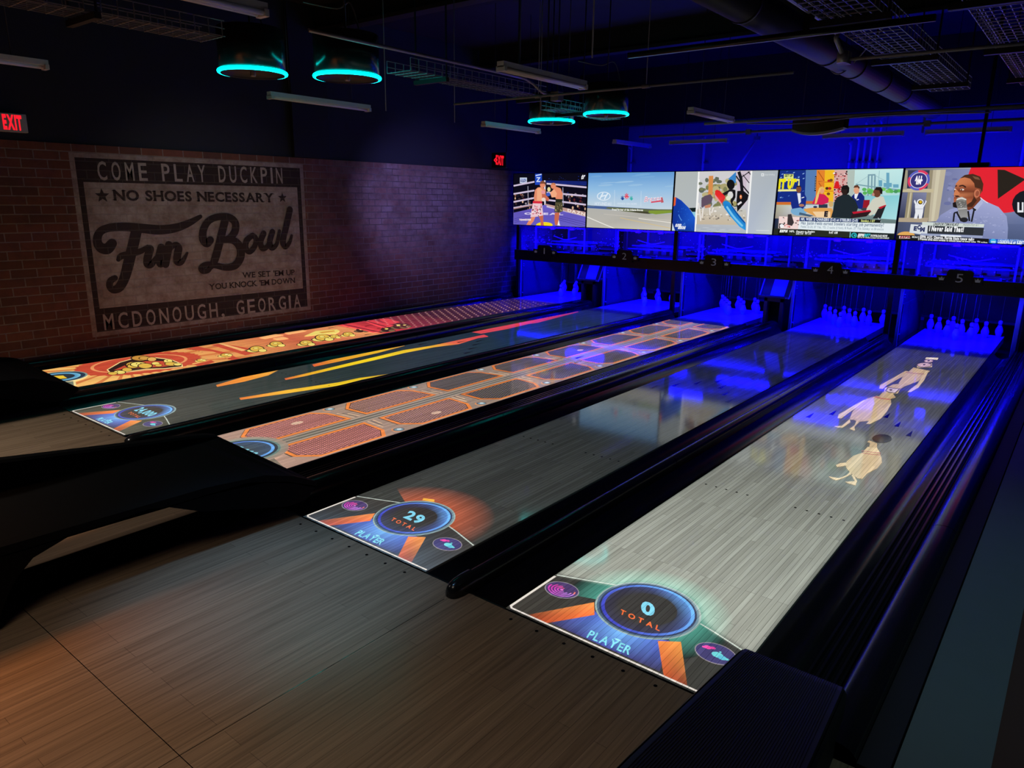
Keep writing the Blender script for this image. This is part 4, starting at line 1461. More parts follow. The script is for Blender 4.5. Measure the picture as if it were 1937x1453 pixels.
LN(p, c, [(1100, 575), (1880, 650)], .006, (206, 200, 190))
wht = (226, 236, 246)
q0 = p.px(c, [(1102, 370), (1180, 370), (1102, 320)])
rr = (q0[1][0] - q0[0][0], q0[2][1] - q0[0][1])
N_ = 32
pa = [(q0[0][0] + rr[0] * math.cos(2 * math.pi * q / N_), q0[0][1] + rr[1] * math.sin(2 * math.pi * q / N_)) for q in range(N_ + 1)]
pb = [(q0[0][0] + rr[0] * .88 * math.cos(2 * math.pi * q / N_), q0[0][1] + rr[1] * .84 * math.sin(2 * math.pi * q / N_)) for q in range(N_ + 1)]
p.quadstrip(pa, pb, [wht] * (N_ + 1))
LN(p, c, [(1058, 402), (1072, 372), (1092, 338)], .024, wht, curve=True)
LN(p, c, [(1112, 402), (1128, 370), (1148, 340)], .024, wht, curve=True)
LN(p, c, [(1070, 376), (1100, 366), (1132, 362)], .020, wht, curve=True)
TX_(p, c, 'HYUNDAI', (1000, 472), (1186, 476), .052, (214, 226, 240), bold=.03)
LN(p, c, [(1228, 300), (1224, 480)], .004, wht)
LN(p, c, [(1532, 310), (1526, 490)], .004, wht)


def hand(a, b, s, col):
    EL(p, c, a, b, 14 * s, 16 * s, col)
    for dx, dy in ((-22, -6), (-15, -26), (-2, -34), (11, -28), (20, -4)):
        LN(p, c, [(a + dx * .5 * s, b + dy * .5 * s), (a + dx * s, b + dy * s)], .012 * s, col)


hand(1318, 400, 1, (30, 72, 150))
hand(1366, 380, 1.3, (222, 74, 96))
EL(p, c, 1368, 388, 7, 7, (240, 200, 205))
hand(1420, 402, 1, (60, 176, 168))
TX_(p, c, 'HANDS ON HOPE', (1260, 464), (1480, 470), .030, (214, 226, 240), bold=.01)
TX_(p, c, 'Braves', (1562, 436), (1756, 420), .085, (236, 230, 240), bold=.05, slant=.25)
TX_(p, c, 'Braves', (1566, 436), (1752, 420), .078, (214, 150, 170), bold=.0, slant=.25)
LN(p, c, [(1645, 440), (1770, 424)], .022, (214, 60, 84))
PG(p, c, [(1758, 385), (1775, 382), (1790, 440), (1760, 448)], (190, 90, 100))
TX_(p, c, 'Proud Partner of the Atlanta Braves', (1198, 532), (1552, 540), .030, (245, 246, 240), bold=.05)
# --- screen: windsurfer
p, c = pics[2], B_
p.full((176, 182, 180), (170, 178, 184), (190, 198, 200), (180, 186, 188))
p.poly(p.px(c, [(1400, 120), (1890, 120), (1820, 1200), (1330, 1200)]), [(176, 182, 186), (170, 178, 184), (196, 204, 204), (176, 186, 204)])
PG(p, c, [(556, 130), (1430, 110), (1340, 1200), (480, 1180)], (240, 240, 236))
p.poly(p.px(c, [(568, 130), (1412, 118), (1330, 1180), (500, 1160)]), [(206, 204, 206), (216, 208, 214), (180, 186, 196), (176, 184, 196)])
for q in range(90):
    a, b = random.uniform(560, 1160), random.uniform(230, 720)
    EL(p, c, a, b, random.uniform(22, 60), random.uniform(20, 52), random.choice([(150, 146, 100), (124, 126, 84), (170, 160, 112), (110, 116, 96), (186, 176, 128), (96, 104, 90), (160, 150, 96)]), n=9)
p.poly(p.px(c, [(545, 130), (1180, 120), (1180, 170), (900, 230), (760, 200), (550, 260)]), (206, 204, 206))
LN(p, c, [(752, 200), (738, 520)], .075, (214, 140, 76))
PG(p, c, [(590, 600), (640, 535), (740, 505), (780, 560), (760, 640), (650, 700), (590, 740)], (96, 78, 96))
PG(p, c, [(640, 700), (750, 670), (740, 730), (660, 760)], (196, 130, 100))
p.poly(p.px(c, [(520, 760), (900, 700), (1340, 760), (1340, 1020), (510, 1010)]), [(198, 190, 176), (206, 200, 184), (196, 196, 190), (198, 184, 160), (196, 180, 156)])
for q in range(46):
    a, b = random.uniform(530, 1310), random.uniform(720, 940)
    EL(p, c, a, b, random.uniform(5, 28), random.uniform(4, 16), random.choice([(226, 220, 206), (150, 140, 126), (236, 232, 226), (120, 112, 104), (210, 196, 176)]), n=7)
for a, b, x2, y2 in ((545, 650, 580, 950), (620, 740, 600, 900), (730, 730, 735, 860), (790, 730, 760, 820)):
    LN(p, c, [(a, b), (x2, y2)], .020, (232, 226, 220))
p.poly(p.px(c, [(500, 1005), (1340, 1020), (1330, 1190), (490, 1170)]), [(176, 180, 186), (184, 190, 196), (168, 180, 196), (164, 176, 190)])
for q in range(16):
    a, b = random.uniform(520, 1290), random.uniform(1030, 1140)
    EL(p, c, a, b, random.uniform(40, 110), 6, (190, 196, 204), n=10)
PG(p, c, [(1040, 250), (1170, 130), (1165, 320), (1100, 320)], (54, 130, 200))
PG(p, c, [(1165, 128), (1420, 118), (1400, 240), (1340, 320), (1330, 700), (1240, 640), (1190, 400)], (204, 188, 202))
for pts, w in (([(1215, 130), (1250, 240), (1270, 460)], .05), ([(1235, 240), (1395, 130)], .014), ([(1370, 130), (1420, 190)], .014), ([(1170, 200), (1260, 340), (1390, 500)], .02), ([(1280, 180), (1390, 320)], .012)):
    LN(p, c, pts, w, (22, 20, 26))
EL(p, c, 1082, 345, 66, 84, (18, 16, 20), rot=-8)
PG(p, c, [(1110, 420), (1160, 440), (1160, 560), (1110, 640), (1130, 700), (1100, 690), (1075, 620), (1100, 540)], (20, 18, 24))
LN(p, c, [(1110, 430), (1000, 490), (940, 520)], .05, (26, 24, 30))
PG(p, c, [(1190, 452), (1290, 445), (1380, 520), (1360, 600), (1190, 800), (1175, 620)], (20, 18, 24))
EL(p, c, 1248, 550, 20, 36, (226, 120, 60))
EL(p, c, 1248, 545, 9, 14, (240, 210, 190))
LN(p, c, [(1195, 680), (1260, 635)], .03, (226, 220, 224))
EL(p, c, 1075, 520, 46, 60, (216, 214, 214))
EL(p, c, 1040, 570, 40, 40, (220, 226, 196))
PG(p, c, [(810, 500), (900, 560), (945, 690), (890, 640), (820, 560)], (228, 150, 150))
p.poly(p.px(c, [(820, 450), (850, 430), (900, 450), (985, 540), (990, 570), (935, 660), (890, 600), (820, 510)]), [(226, 40, 40), (220, 50, 48), (214, 30, 30), (226, 40, 44), (220, 40, 44), (214, 40, 40), (230, 60, 56), (226, 40, 40)])
p.poly(p.px(c, [(950, 640), (1000, 610), (1060, 640), (1180, 800), (1330, 980), (1330, 1110), (1230, 1050), (1080, 880), (970, 730)]), [(30, 130, 206), (26, 120, 200), (34, 140, 214), (20, 110, 190), (26, 120, 200), (40, 150, 220), (50, 160, 226), (40, 150, 222), (30, 130, 206)])
LN(p, c, [(1020, 720), (1130, 880), (1270, 1030)], .030, (120, 196, 236), curve=True)
LN(p, c, [(1090, 690), (1200, 850), (1310, 980)], .012, (14, 60, 130), curve=True)
LN(p, c, [(550, 130), (485, 1160)], .024, (242, 242, 240))
LN(p, c, [(1428, 118), (1345, 1190)], .024, (242, 242, 240))
p.poly(p.px(c, [(120, 560), (170, 556), (260, 610), (380, 730), (490, 880), (475, 1160), (90, 1150)]), [(20, 60, 160), (16, 56, 156), (14, 60, 170), (20, 76, 190), (28, 90, 206), (14, 56, 160), (10, 40, 130)])
PG(p, c, [(385, 735), (500, 730), (495, 800), (440, 800)], (16, 30, 30))
PG(p, c, [(430, 800), (492, 800), (488, 900)], (140, 200, 220))
PG(p, c, [(130, 552), (172, 562), (160, 690), (122, 710)], (226, 90, 44))
PG(p, c, [(95, 980), (110, 985), (165, 1150), (90, 1150)], (196, 214, 230))
for q in range(26):
    a = random.uniform(180, 460)
    b = random.uniform(720 + max(0, (a - 300)) * .9, 1120)
    EL(p, c, a, b, random.uniform(3, 9), random.uniform(3, 9), (40, 110, 216), n=6)
LN(p, c, [(215, 850), (240, 905), (265, 945)], .012, (90, 150, 226))
LN(p, c, [(280, 1030), (318, 985), (322, 1040)], .008, (90, 150, 226))
TX_(p, c, 'SUPER', (155, 1045), (258, 1048), .042, (236, 240, 246), bold=.08, slant=.25)
TX_(p, c, 'SESSIONS', (200, 1082), (322, 1086), .042, (236, 240, 246), bold=.08, slant=.25)
R4(p, c, 1590, 160, 1635, 206, (232, 236, 236))
R4(p, c, 1600, 172, 1624, 194, (176, 182, 188))
TX_(p, c, 'boardriding', (1650, 192), (1812, 190), .024, (206, 212, 214), bold=.01)
LN(p, c, [(1505, 1108), (1725, 1112)], .010, (214, 220, 220))
# --- screen: studio panel
p, c = pics[3], C_
p.full((22, 52, 140), (190, 226, 226), (26, 30, 22), (30, 34, 26))
PG(p, c, [(100, 90), (500, 90), (490, 560), (60, 560)], (20, 44, 132))
for q in range(40):
    a, b = random.uniform(110, 480), random.uniform(110, 550)
    EL(p, c, a, b, 16, 6, (150, 190, 236) if q % 2 else (70, 110, 190), rot=-25, n=8)
LN(p, c, [(90, 236), (400, 236), (392, 372)], .030, (232, 228, 150))
LN(p, c, [(75, 390), (400, 386)], .030, (232, 228, 150))
R4(p, c, 178, 150, 318, 216, (226, 230, 130))
TX_(p, c, 'GET UP', (190, 190), (302, 192), .034, (60, 90, 60), bold=.06)
TX_(p, c, 'ET UP', (72, 352), (358, 352), .118, (238, 226, 20), bold=.10, gap=.05)
PG(p, c, [(500, 90), (660, 90), (640, 560), (480, 560)], (86, 124, 178))
LN(p, c, [(650, 180), (640, 400)], .03, (24, 28, 44))
for q in range(8):
    EL(p, c, 642 - q * .6, 205 + q * 24, 7, 5, (220, 226, 236), n=6)
PG(p, c, [(660, 90), (790, 90), (770, 480), (640, 560)], (226, 130, 44))
for pts in ([(680, 110), (770, 250), (680, 260)], [(690, 280), (770, 390), (680, 400)]):
    LN(p, c, pts, .012, (176, 86, 26))
PG(p, c, [(780, 90), (930, 90), (920, 560), (760, 560)], (240, 186, 36))
for a, b in ((840, 250), (870, 240), (810, 360), (850, 360), (830, 440)):
    EL(p, c, a, b, 26, 22, random.choice([(70, 40, 24), (190, 40, 30), (120, 70, 30)]), n=9)
LN(p, c, [(770, 268), (920, 268)], .012, (214, 120, 30))
LN(p, c, [(770, 400), (920, 400)], .012, (214, 120, 30))
PG(p, c, [(920, 90), (1120, 90), (1110, 560), (900, 560)], (214, 168, 164))
for q in range(90):
    a, b = random.uniform(915, 1110), random.uniform(110, 540)
    EL(p, c, a, b, random.uniform(6, 20), random.uniform(5, 14), random.choice([(190, 36, 44), (240, 224, 224), (60, 30, 34), (226, 120, 120), (150, 30, 40), (34, 26, 34)]), n=7)
PG(p, c, [(920, 320), (940, 255), (980, 255), (1000, 350), (960, 366), (905, 356)], (214, 30, 36))
PG(p, c, [(1110, 90), (1230, 90), (1200, 470), (1110, 450)], (176, 190, 182))
p.poly(p.px(c, [(1220, 90), (1935, 85), (1880, 480), (1200, 450)]), [(196, 228, 226), (190, 230, 230), (170, 216, 220), (186, 214, 212)])
for a in (1420, 1470, 1515):
    LN(p, c, [(a, 165), (a - 8, 470)], .020, (120, 156, 170))
LN(p, c, [(1410, 165), (1520, 160)], .020, (120, 156, 170))
LN(p, c, [(1230, 300), (1430, 330), (1850, 380)], .016, (120, 160, 170))
LN(p, c, [(1230, 300), (1420, 175)], .006, (150, 184, 190))
LN(p, c, [(1515, 170), (1850, 350)], .006, (150, 184, 190))
for a, b, x2, y2 in ((1680, 130, 1725, 360), (1570, 240, 1620, 330), (1640, 280, 1760, 340), (1780, 300, 1860, 350)):
    R4(p, c, a, b, x2, y2, (104, 164, 190))
for q in range(22):
    a = random.uniform(1330, 1870)
    EL(p, c, a, 400 + random.uniform(-26, 30), 34, 26, random.choice([(90, 180, 90), (120, 196, 100), (70, 150, 90)]), n=9)
LN(p, c, [(1580, 100), (1550, 420)], .008, (150, 190, 196))
p.poly(p.px(c, [(1340, 470), (1880, 460), (1850, 820), (1560, 800), (1340, 640)]), [(130, 196, 204), (136, 206, 214), (170, 222, 226), (160, 214, 220), (140, 204, 208)])
R4(p, c, 60, 560, 290, 600, (206, 110, 44))
R4(p, c, 500, 545, 640, 585, (206, 110, 44))
p.poly(p.px(c, [(60, 600), (300, 600), (420, 640), (900, 560), (900, 800), (40, 800)]), [(176, 176, 150), (190, 196, 150), (206, 214, 220), (200, 190, 176), (214, 196, 170), (150, 140, 126)])
EL(p, c, 400, 690, 120, 70, (120, 170, 206))
PG(p, c, [(470, 660), (620, 640), (880, 650), (920, 720), (880, 790), (640, 770), (480, 690)], (222, 160, 84))
PG(p, c, [(600, 700), (860, 700), (860, 790), (660, 780)], (240, 206, 160))
PG(p, c, [(410, 710), (620, 760), (560, 776), (400, 745)], (70, 96, 120))
R4(p, c, 690, 590, 820, 645, (40, 56, 76))
R4(p, c, 500, 600, 680, 640, (190, 206, 214))
EL(p, c, 640, 632, 30, 16, (40, 50, 90))
# people round the table
PG(p, c, [(280, 480), (320, 430), (400, 415), (480, 430), (512, 500), (500, 600), (460, 660), (420, 640), (300, 660), (285, 600)], (22, 42, 130))
PG(p, c, [(375, 430), (425, 430), (430, 560), (400, 590)], (226, 232, 240))
EL(p, c, 398, 372, 38, 52, (126, 76, 52))
PG(p, c, [(360, 350), (372, 322), (420, 318), (438, 350), (420, 336), (380, 338)], (34, 24, 22))
EL(p, c, 440, 608, 40, 20, (176, 120, 92))
LN(p, c, [(440, 500), (478, 488)], .012, (236, 240, 246))
PG(p, c, [(590, 590), (640, 480), (700, 440), (780, 450), (840, 510), (830, 570), (740, 600)], (206, 34, 84))
EL(p, c, 738, 390, 34, 48, (226, 160, 120))
PG(p, c, [(700, 350), (740, 330), (700, 420), (690, 480), (660, 580), (630, 590), (650, 480)], (236, 196, 110))
PG(p, c, [(705, 350), (740, 332), (775, 352), (770, 372), (730, 362)], (230, 184, 96))
EL(p, c, 870, 590, 34, 44, (206, 170, 110))
PG(p, c, [(1170, 480), (1230, 420), (1310, 420), (1360, 480), (1364, 600), (1330, 670), (1210, 640)], (24, 38, 118))
PG(p, c, [(1215, 440), (1275, 430), (1240, 520), (1215, 500)], (230, 234, 240))
EL(p, c, 1245, 388, 42, 54, (222, 160, 126))
PG(p, c, [(1200, 355), (1215, 318), (1260, 308), (1292, 345), (1285, 372), (1260, 345), (1215, 350)], (92, 56, 40))
LN(p, c, [(1245, 530), (1278, 520)], .012, (236, 240, 246))
PG(p, c, [(1350, 530), (1440, 528), (1420, 690), (1330, 680)], (150, 26, 40))
EL(p, c, 1360, 665, 50, 22, (60, 60, 70))
PG(p, c, [(1400, 640), (1480, 520), (1560, 470), (1640, 480), (1680, 600), (1560, 720), (1440, 760), (1380, 700)], (206, 206, 190))
EL(p, c, 1545, 425, 58, 66, (110, 64, 46))
PG(p, c, [(1510, 380), (1530, 342), (1600, 338), (1628, 380), (1620, 450), (1590, 430), (1580, 390)], (30, 22, 22))
EL(p, c, 1490, 450, 18, 26, (190, 136, 120))
PG(p, c, [(1500, 770), (1560, 660), (1680, 600), (1640, 700), (1600, 800), (1480, 800)], (36, 36, 40))
PG(p, c, [(1560, 640), (1670, 600), (1680, 612), (1600, 660)], (190, 30, 50))
PG(p, c, [(870, 790), (900, 690), (920, 560), (960, 490), (1060, 445), (1130, 450), (1230, 540), (1270, 640), (1240, 720), (1180, 800)], (30, 40, 46))
EL(p, c, 1078, 385, 60, 72, (44, 30, 28))
PG(p, c, [(1020, 370), (1040, 320), (1110, 310), (1140, 350), (1135, 420), (1100, 440), (1110, 380)], (22, 18, 20))
PG(p, c, [(1180, 720), (1450, 680), (1460, 700), (1390, 770), (1160, 800)], (44, 26, 30))
PG(p, c, [(1180, 705), (1445, 675), (1455, 695), (1200, 735)], (190, 26, 50))
LN(p, c, [(1560, 790), (1600, 850)], .010, (190, 196, 200))
TX_(p, c, 'E', (768, 770), (822, 770), .07, (40, 34, 40), bold=.08)
# captions
PG(p, c, [(110, 770), (412, 780), (400, 960), (100, 945)], (240, 214, 210))
for q in range(26):
    EL(p, c, random.uniform(125, 400), random.uniform(785, 930), random.uniform(8, 22), random.uniform(6, 16), random.choice([(226, 120, 120), (240, 180, 176), (70, 56, 60), (226, 220, 220), (196, 70, 80)]), n=7)
PG(p, c, [(240, 740), (290, 735), (330, 860), (300, 910), (230, 890)], (60, 52, 54))
EL(p, c, 150, 905, 36, 34, (240, 240, 240))
PG(p, c, [(112, 872), (200, 880), (110, 950)], (26, 24, 28))
EL(p, c, 150, 908, 28, 26, (240, 240, 242))
PG(p, c, [(415, 782), (1600, 820), (1590, 862), (410, 838)], (22, 40, 100))
PG(p, c, [(1280, 812), (1600, 822), (1592, 862), (1275, 852)], (24, 26, 24))
TX_(p, c, 'NFL WEEK 3: CHARGERS (2-0) at STEELERS (2-0)', (430, 826), (1262, 848), .036, (226, 236, 246), bold=.04)
TX_(p, c, 'Sunday, 1 ET', (1310, 848), (1512, 854), .030, (206, 214, 130), bold=.05)
PG(p, c, [(405, 840), (1830, 875), (1800, 1020), (390, 960)], (226, 236, 240))
TX_(p, c, 'Has Justin Fields earned Steelers starting job permanently?', (432, 886), (1642, 922), .046, (56, 84, 120), bold=.01)
TX_(p, c, 'Fields: 12-20, 117 Yds, TD, 2 sacks (1 fum), 8 Rush, 27 Yds Sunday vs Broncos', (430, 935), (1640, 975), .032, (110, 132, 150))
PG(p, c, [(20, 950), (420, 958), (1810, 1030), (1800, 1120), (20, 1060)], (38, 42, 32))
PG(p, c, [(100, 965), (245, 972), (240, 1055), (95, 1048)], (14, 16, 14))
TX_(p, c, 'ESPN', (118, 1000), (230, 1003), .034, (236, 240, 236), bold=.09, slant=.2)
TX_(p, c, 'NFL', (262, 1000), (338, 1002), .026, (226, 232, 226), bold=.05)
TX_(p, c, 'Chargers vs. Steelers', (360, 1004), (632, 1006), .026, (236, 240, 236), bold=.05)
TX_(p, c, 'LAC 2-0   PIT 2-0', (360, 1034), (580, 1034), .026, (236, 240, 236), bold=.05)
TX_(p, c, '9:47 AM', (840, 1022), (966, 1024), .030, (236, 240, 236), bold=.05)
LN(p, c, [(1156, 1000), (1148, 1095)], .010, (150, 220, 226))
PG(p, c, [(1160, 1005), (1810, 1032), (1800, 1125), (1155, 1098)], (20, 28, 30))
EL(p, c, 1210, 1048, 42, 40, (40, 176, 186))
EL(p, c, 1210, 1048, 26, 25, (20, 60, 70))
EL(p, c, 1218, 1048, 12, 12, (60, 200, 206))
TX_(p, c, 'ESPN', (1262, 1062), (1350, 1064), .036, (240, 244, 244), bold=.09, slant=.2)
TX_(p, c, 'BET', (1356, 1064), (1436, 1066), .036, (60, 190, 200), bold=.09, slant=.2)
TX_(p, c, 'DOWNLOAD NOW', (1450, 1066), (1696, 1072), .028, (236, 240, 240), bold=.05)
TX_(p, c, 'Must be 21+. Gambling problem? Call 1-800-GAMBLER', (1262, 1090), (1722, 1100), .022, (210, 216, 216), bold=.03)
# --- screen: man at the microphone
p, c = pics[4], D_
p.full((120, 118, 130), (190, 200, 226), (20, 20, 26), (26, 26, 30))
c5 = lambda a, b: p.px(c, [(a, b)])[0]
p.poly(p.px(c, [(40, 80), (2300, 70), (2300, 1250), (40, 1200)]), [(96, 98, 120), (150, 160, 210), (70, 84, 120), (60, 70, 96)])
p.poly(p.px(c, [(780, 85), (2300, 80), (2300, 900), (640, 880)]), [(116, 122, 166), (170, 178, 220), (90, 106, 150), (120, 124, 150)])
for q in range(34):
    a, b = random.uniform(780, 1300), random.uniform(110, 700)
    EL(p, c, a, b, random.uniform(20, 60), random.uniform(10, 34), random.choice([(128, 134, 176), (106, 112, 158), (140, 144, 186)]), n=9)
R4(p, c, 200, 95, 540, 365, (58, 60, 84))
p.poly(p.px(c, [(60, 430), (500, 430), (470, 800), (60, 800)]), [(96, 100, 130), (130, 134, 166), (60, 66, 90), (50, 54, 80)])
for pts, cc in (([(540, 90), (660, 90), (560, 860), (440, 850)], (150, 140, 116)), ([(590, 90), (780, 85), (660, 850), (520, 860)], (190, 180, 156)), ([(640, 90), (700, 90), (600, 850), (560, 850)], (206, 198, 172)),
                ([(130, 366), (600, 372), (590, 425), (130, 420)], (196, 184, 150)), ([(60, 800), (520, 800), (500, 870), (60, 860)], (176, 160, 136)), ([(215, 425), (290, 425), (250, 800), (165, 800)], (150, 140, 112)),
                ([(250, 425), (275, 425), (225, 800), (200, 800)], (196, 186, 156)), ([(170, 90), (215, 95), (200, 380), (140, 380)], (160, 152, 130))):
    PG(p, c, pts, cc)
o_, r_ = c5(375, 245), .105
p.ring(o_, 0, r_ * 1.28, (206, 190, 226))
for k in range(6):
    p.ring(o_, r_ * .95, r_ * 1.28, (222, 60, 96) if k % 2 else (90, 96, 190), n=6, a0=k * 60 - 20, a1=k * 60 + 40)
p.ring(o_, 0, r_ * 1.0, (226, 220, 240))
p.ring(o_, 0, r_ * .93, (54, 52, 120))
TX_(p, c, 'ALL', (318, 248), (432, 248), .055, (246, 244, 250), bold=.10)
TX_(p, c, 'IN', (334, 298), (408, 298), .055, (246, 244, 250), bold=.10)
# toy astronaut
for pts in ([(320, 610), (450, 610), (440, 720), (420, 810), (380, 815), (372, 740), (350, 815), (305, 812), (325, 720)], [(330, 620), (305, 560), (318, 530), (345, 585), (370, 625)], [(430, 625), (470, 575), (480, 535), (494, 560), (450, 640)]):
    PG(p, c, pts, (230, 232, 238))
EL(p, c, 398, 572, 50, 50, (236, 238, 242))
EL(p, c, 400, 570, 34, 32, (60, 46, 20))
EL(p, c, 402, 566, 22, 20, (222, 180, 40))
LN(p, c, [(325, 668), (440, 668)], .010, (190, 196, 206))
# red disc with the dark triangle
R_ = c5(1700, 200)
p.ring(R_, 0, .445, (226, 36, 50), n=60)
PG(p, c, [(1545, 85), (1650, 90), (1960, 230), (1550, 520)], (40, 34, 28))
EL(p, c, 1990, 600, 230, 210, (24, 26, 34))
R4(p, c, 1840, 570, 1930, 720, (230, 232, 238))
R4(p, c, 1866, 560, 1905, 690, (24, 26, 34))
# man
p.poly(p.px(c, [(600, 900), (700, 760), (850, 670), (1010, 640), (1280, 500), (1330, 540), (1560, 640), (1680, 780), (1700, 950), (1690, 1130), (1300, 1130), (580, 960)]), [(120, 128, 170), (140, 146, 190), (150, 156, 200), (150, 156, 200), (160, 166, 206), (166, 172, 212), (160, 166, 208), (150, 158, 200), (140, 150, 194), (126, 136, 180), (130, 138, 184), (116, 124, 166)])
for q in range(70):
    a, b = random.uniform(760, 1650), random.uniform(720, 1050)
    EL(p, c, a, b, random.uniform(8, 24), random.uniform(2, 5), random.choice([(176, 182, 220), (120, 128, 174), (186, 192, 226)]), rot=random.uniform(-20, 20), n=7)
SKN, SKD, SKL = (176, 96, 62), (120, 60, 40), (206, 126, 84)
PG(p, c, [(1080, 600), (1290, 470), (1300, 560), (1200, 650), (1120, 690), (1050, 660)], SKD)
p.poly(p.px(c, [(900, 400), (930, 290), (1000, 210), (1130, 160), (1270, 190), (1330, 300), (1310, 420), (1270, 480), (1190, 570), (1080, 640), (960, 650), (900, 600), (895, 520), (905, 470)]), [SKD, SKL, SKL, SKN, SKN, SKN, SKD, SKD, SKN, SKD, SKD, SKN, SKN, SKL])
PG(p, c, [(990, 215), (1060, 165), (1180, 148), (1290, 190), (1336, 300), (1320, 420), (1290, 370), (1210, 350), (1200, 290), (1140, 220), (1060, 200)], (74, 44, 30))
PG(p, c, [(1170, 180), (1260, 200), (1290, 240), (1210, 225)], (120, 84, 60))
PG(p, c, [(1190, 400), (1190, 500), (1160, 560), (1100, 600), (1080, 640), (1170, 640), (1240, 540), (1200, 490)], (70, 40, 28))
PG(p, c, [(880, 580), (930, 560), (1000, 600), (1050, 640), (960, 660), (885, 640)], (30, 22, 24))
PG(p, c, [(905, 470), (960, 468), (990, 490), (930, 492)], (50, 30, 26))
EL(p, c, 1240, 440, 44, 64, (196, 116, 84), rot=12)
EL(p, c, 1246, 440, 26, 42, (150, 80, 58), rot=12)
LN(p, c, [(985, 330), (1030, 322), (1070, 345)], .018, (60, 34, 28), curve=True)
EL(p, c, 1022, 382, 30, 13, (230, 214, 206))
EL(p, c, 1012, 384, 11, 11, (40, 24, 20))
LN(p, c, [(918, 335), (945, 322)], .016, (60, 34, 28))
EL(p, c, 915, 378, 12, 11, (226, 210, 200))
PG(p, c, [(930, 370), (900, 440), (895, 470), (960, 470), (990, 440)], SKL)
LN(p, c, [(900, 505), (960, 500)], .010, (110, 50, 44))
PG(p, c, [(1180, 660), (1310, 520), (1330, 580), (1230, 700)], (176, 182, 216))
LN(p, c, [(1290, 500), (1340, 540), (1400, 580)], .008, (230, 226, 236))
# microphone
p.poly(p.px(c, [(925, 560), (950, 505), (1020, 490), (1085, 520), (1085, 560), (1110, 780), (1080, 820), (1010, 830), (985, 790)]), [(110, 108, 104), (170, 168, 164), (190, 188, 182), (150, 148, 142), (110, 108, 104), (150, 150, 150), (120, 120, 120), (90, 90, 92), (150, 150, 150)])
LN(p, c, [(945, 530), (1010, 512), (1075, 530)], .012, (230, 226, 220), curve=True)
LN(p, c, [(960, 670), (1090, 660)], .010, (210, 208, 206))
for q in range(20):
    EL(p, c, random.uniform(950, 1080), random.uniform(540, 650), 10, 7, random.choice([(190, 188, 184), (90, 88, 86), (140, 138, 134)]), n=7)
for pts in ([(905, 730), (890, 860)], [(940, 715), (1010, 850)], [(1200, 670), (1160, 860)], [(1110, 700), (1130, 850)], [(900, 730), (960, 712)], [(1180, 660), (1225, 690)]):
    LN(p, c, pts, .020, (30, 30, 34))
EL(p, c, 1050, 830, 60, 36, (34, 34, 38))
# captions
EL(p, c, 190, 1060, 130, 56, (226, 170, 90))
PG(p, c, [(430, 862), (1350, 895), (1340, 942), (425, 925)], (206, 216, 210))
TX_(p, c, 'UNSPORTSMANLIKE', (590, 912), (962, 920), .034, (60, 60, 70), bold=.03, slant=.2)
TX_(p, c, 'PRESENTED BY', (1030, 920), (1262, 926), .024, (120, 130, 130), slant=.2)
PG(p, c, [(260, 895), (515, 912), (500, 1060), (240, 1020)], (214, 220, 226))
TX_(p, c, 'E', (300, 985), (348, 988), .052, (40, 50, 96), bold=.07)
TX_(p, c, 'C', (352, 968), (402, 971), .052, (40, 50, 96), bold=.07)
TX_(p, c, 'M', (396, 1000), (464, 1004), .052, (40, 50, 96), bold=.07)
PG(p, c, [(515, 915), (1345, 950), (1330, 1065), (505, 1030)], (44, 48, 54))
TX_(p, c, 'I Never Said That!', (530, 992), (1040, 1008), .060, (244, 246, 248), bold=.06)
PG(p, c, [(410, 1030), (1325, 1068), (1320, 1100), (405, 1062)], (150, 160, 190))
PG(p, c, [(700, 1050), (1000, 1064), (1010, 1090), (700, 1076)], (226, 232, 240))
PG(p, c, [(40, 1055), (400, 1060), (1420, 1112), (1410, 1200), (40, 1140)], (22, 22, 26))
R4(p, c, 88, 1070, 250, 1108, (226, 214, 214))
TX_(p, c, 'ESPN', (98, 1102), (242, 1102), .030, (150, 40, 50), bold=.08, slant=.2)
TX_(p, c, 'NCAA', (278, 1096), (362, 1098), .022, (226, 230, 234), bold=.06)
LN(p, c, [(378, 1070), (372, 1145)], .007, (226, 226, 230))
TX_(p, c, 'ESPN: ACC, Clemson, Florida State renew talks', (394, 1098), (1196, 1138), .033, (240, 242, 246), bold=.06)
TX_(p, c, 'Proposal gives more revenue to schools based on brand value, TV ratings', (390, 1128), (1394, 1186), .028, (236, 238, 242), bold=.05)
p.poly(p.px(c, [(1425, 1112), (2300, 1150), (2300, 1250), (1410, 1204)]), [(30, 90, 200), (20, 70, 180), (20, 60, 160), (24, 80, 190)])
EL(p, c, 1482, 1150, 46, 40, (70, 176, 230))
TX_(p, c, 'ncaa', (1452, 1164), (1514, 1166), .022, (226, 240, 250), bold=.06)
TX_(p, c, 'COLLEGE FOOTBALL', (1552, 1140), (1930, 1152), .022, (150, 190, 240), bold=.03)
TX_(p, c, 'LOUISVILLE at KENTUCKY', (1548, 1172), (2060, 1188), .032, (226, 238, 250), bold=.06)
TX_(p, c, 'TONIGHT 7 PM ET  ESPN', (1545, 1196), (1900, 1206), .026, (236, 242, 250), bold=.06)
for k in range(5):
    pics[k].build('picture', 'screen', tvs[k])

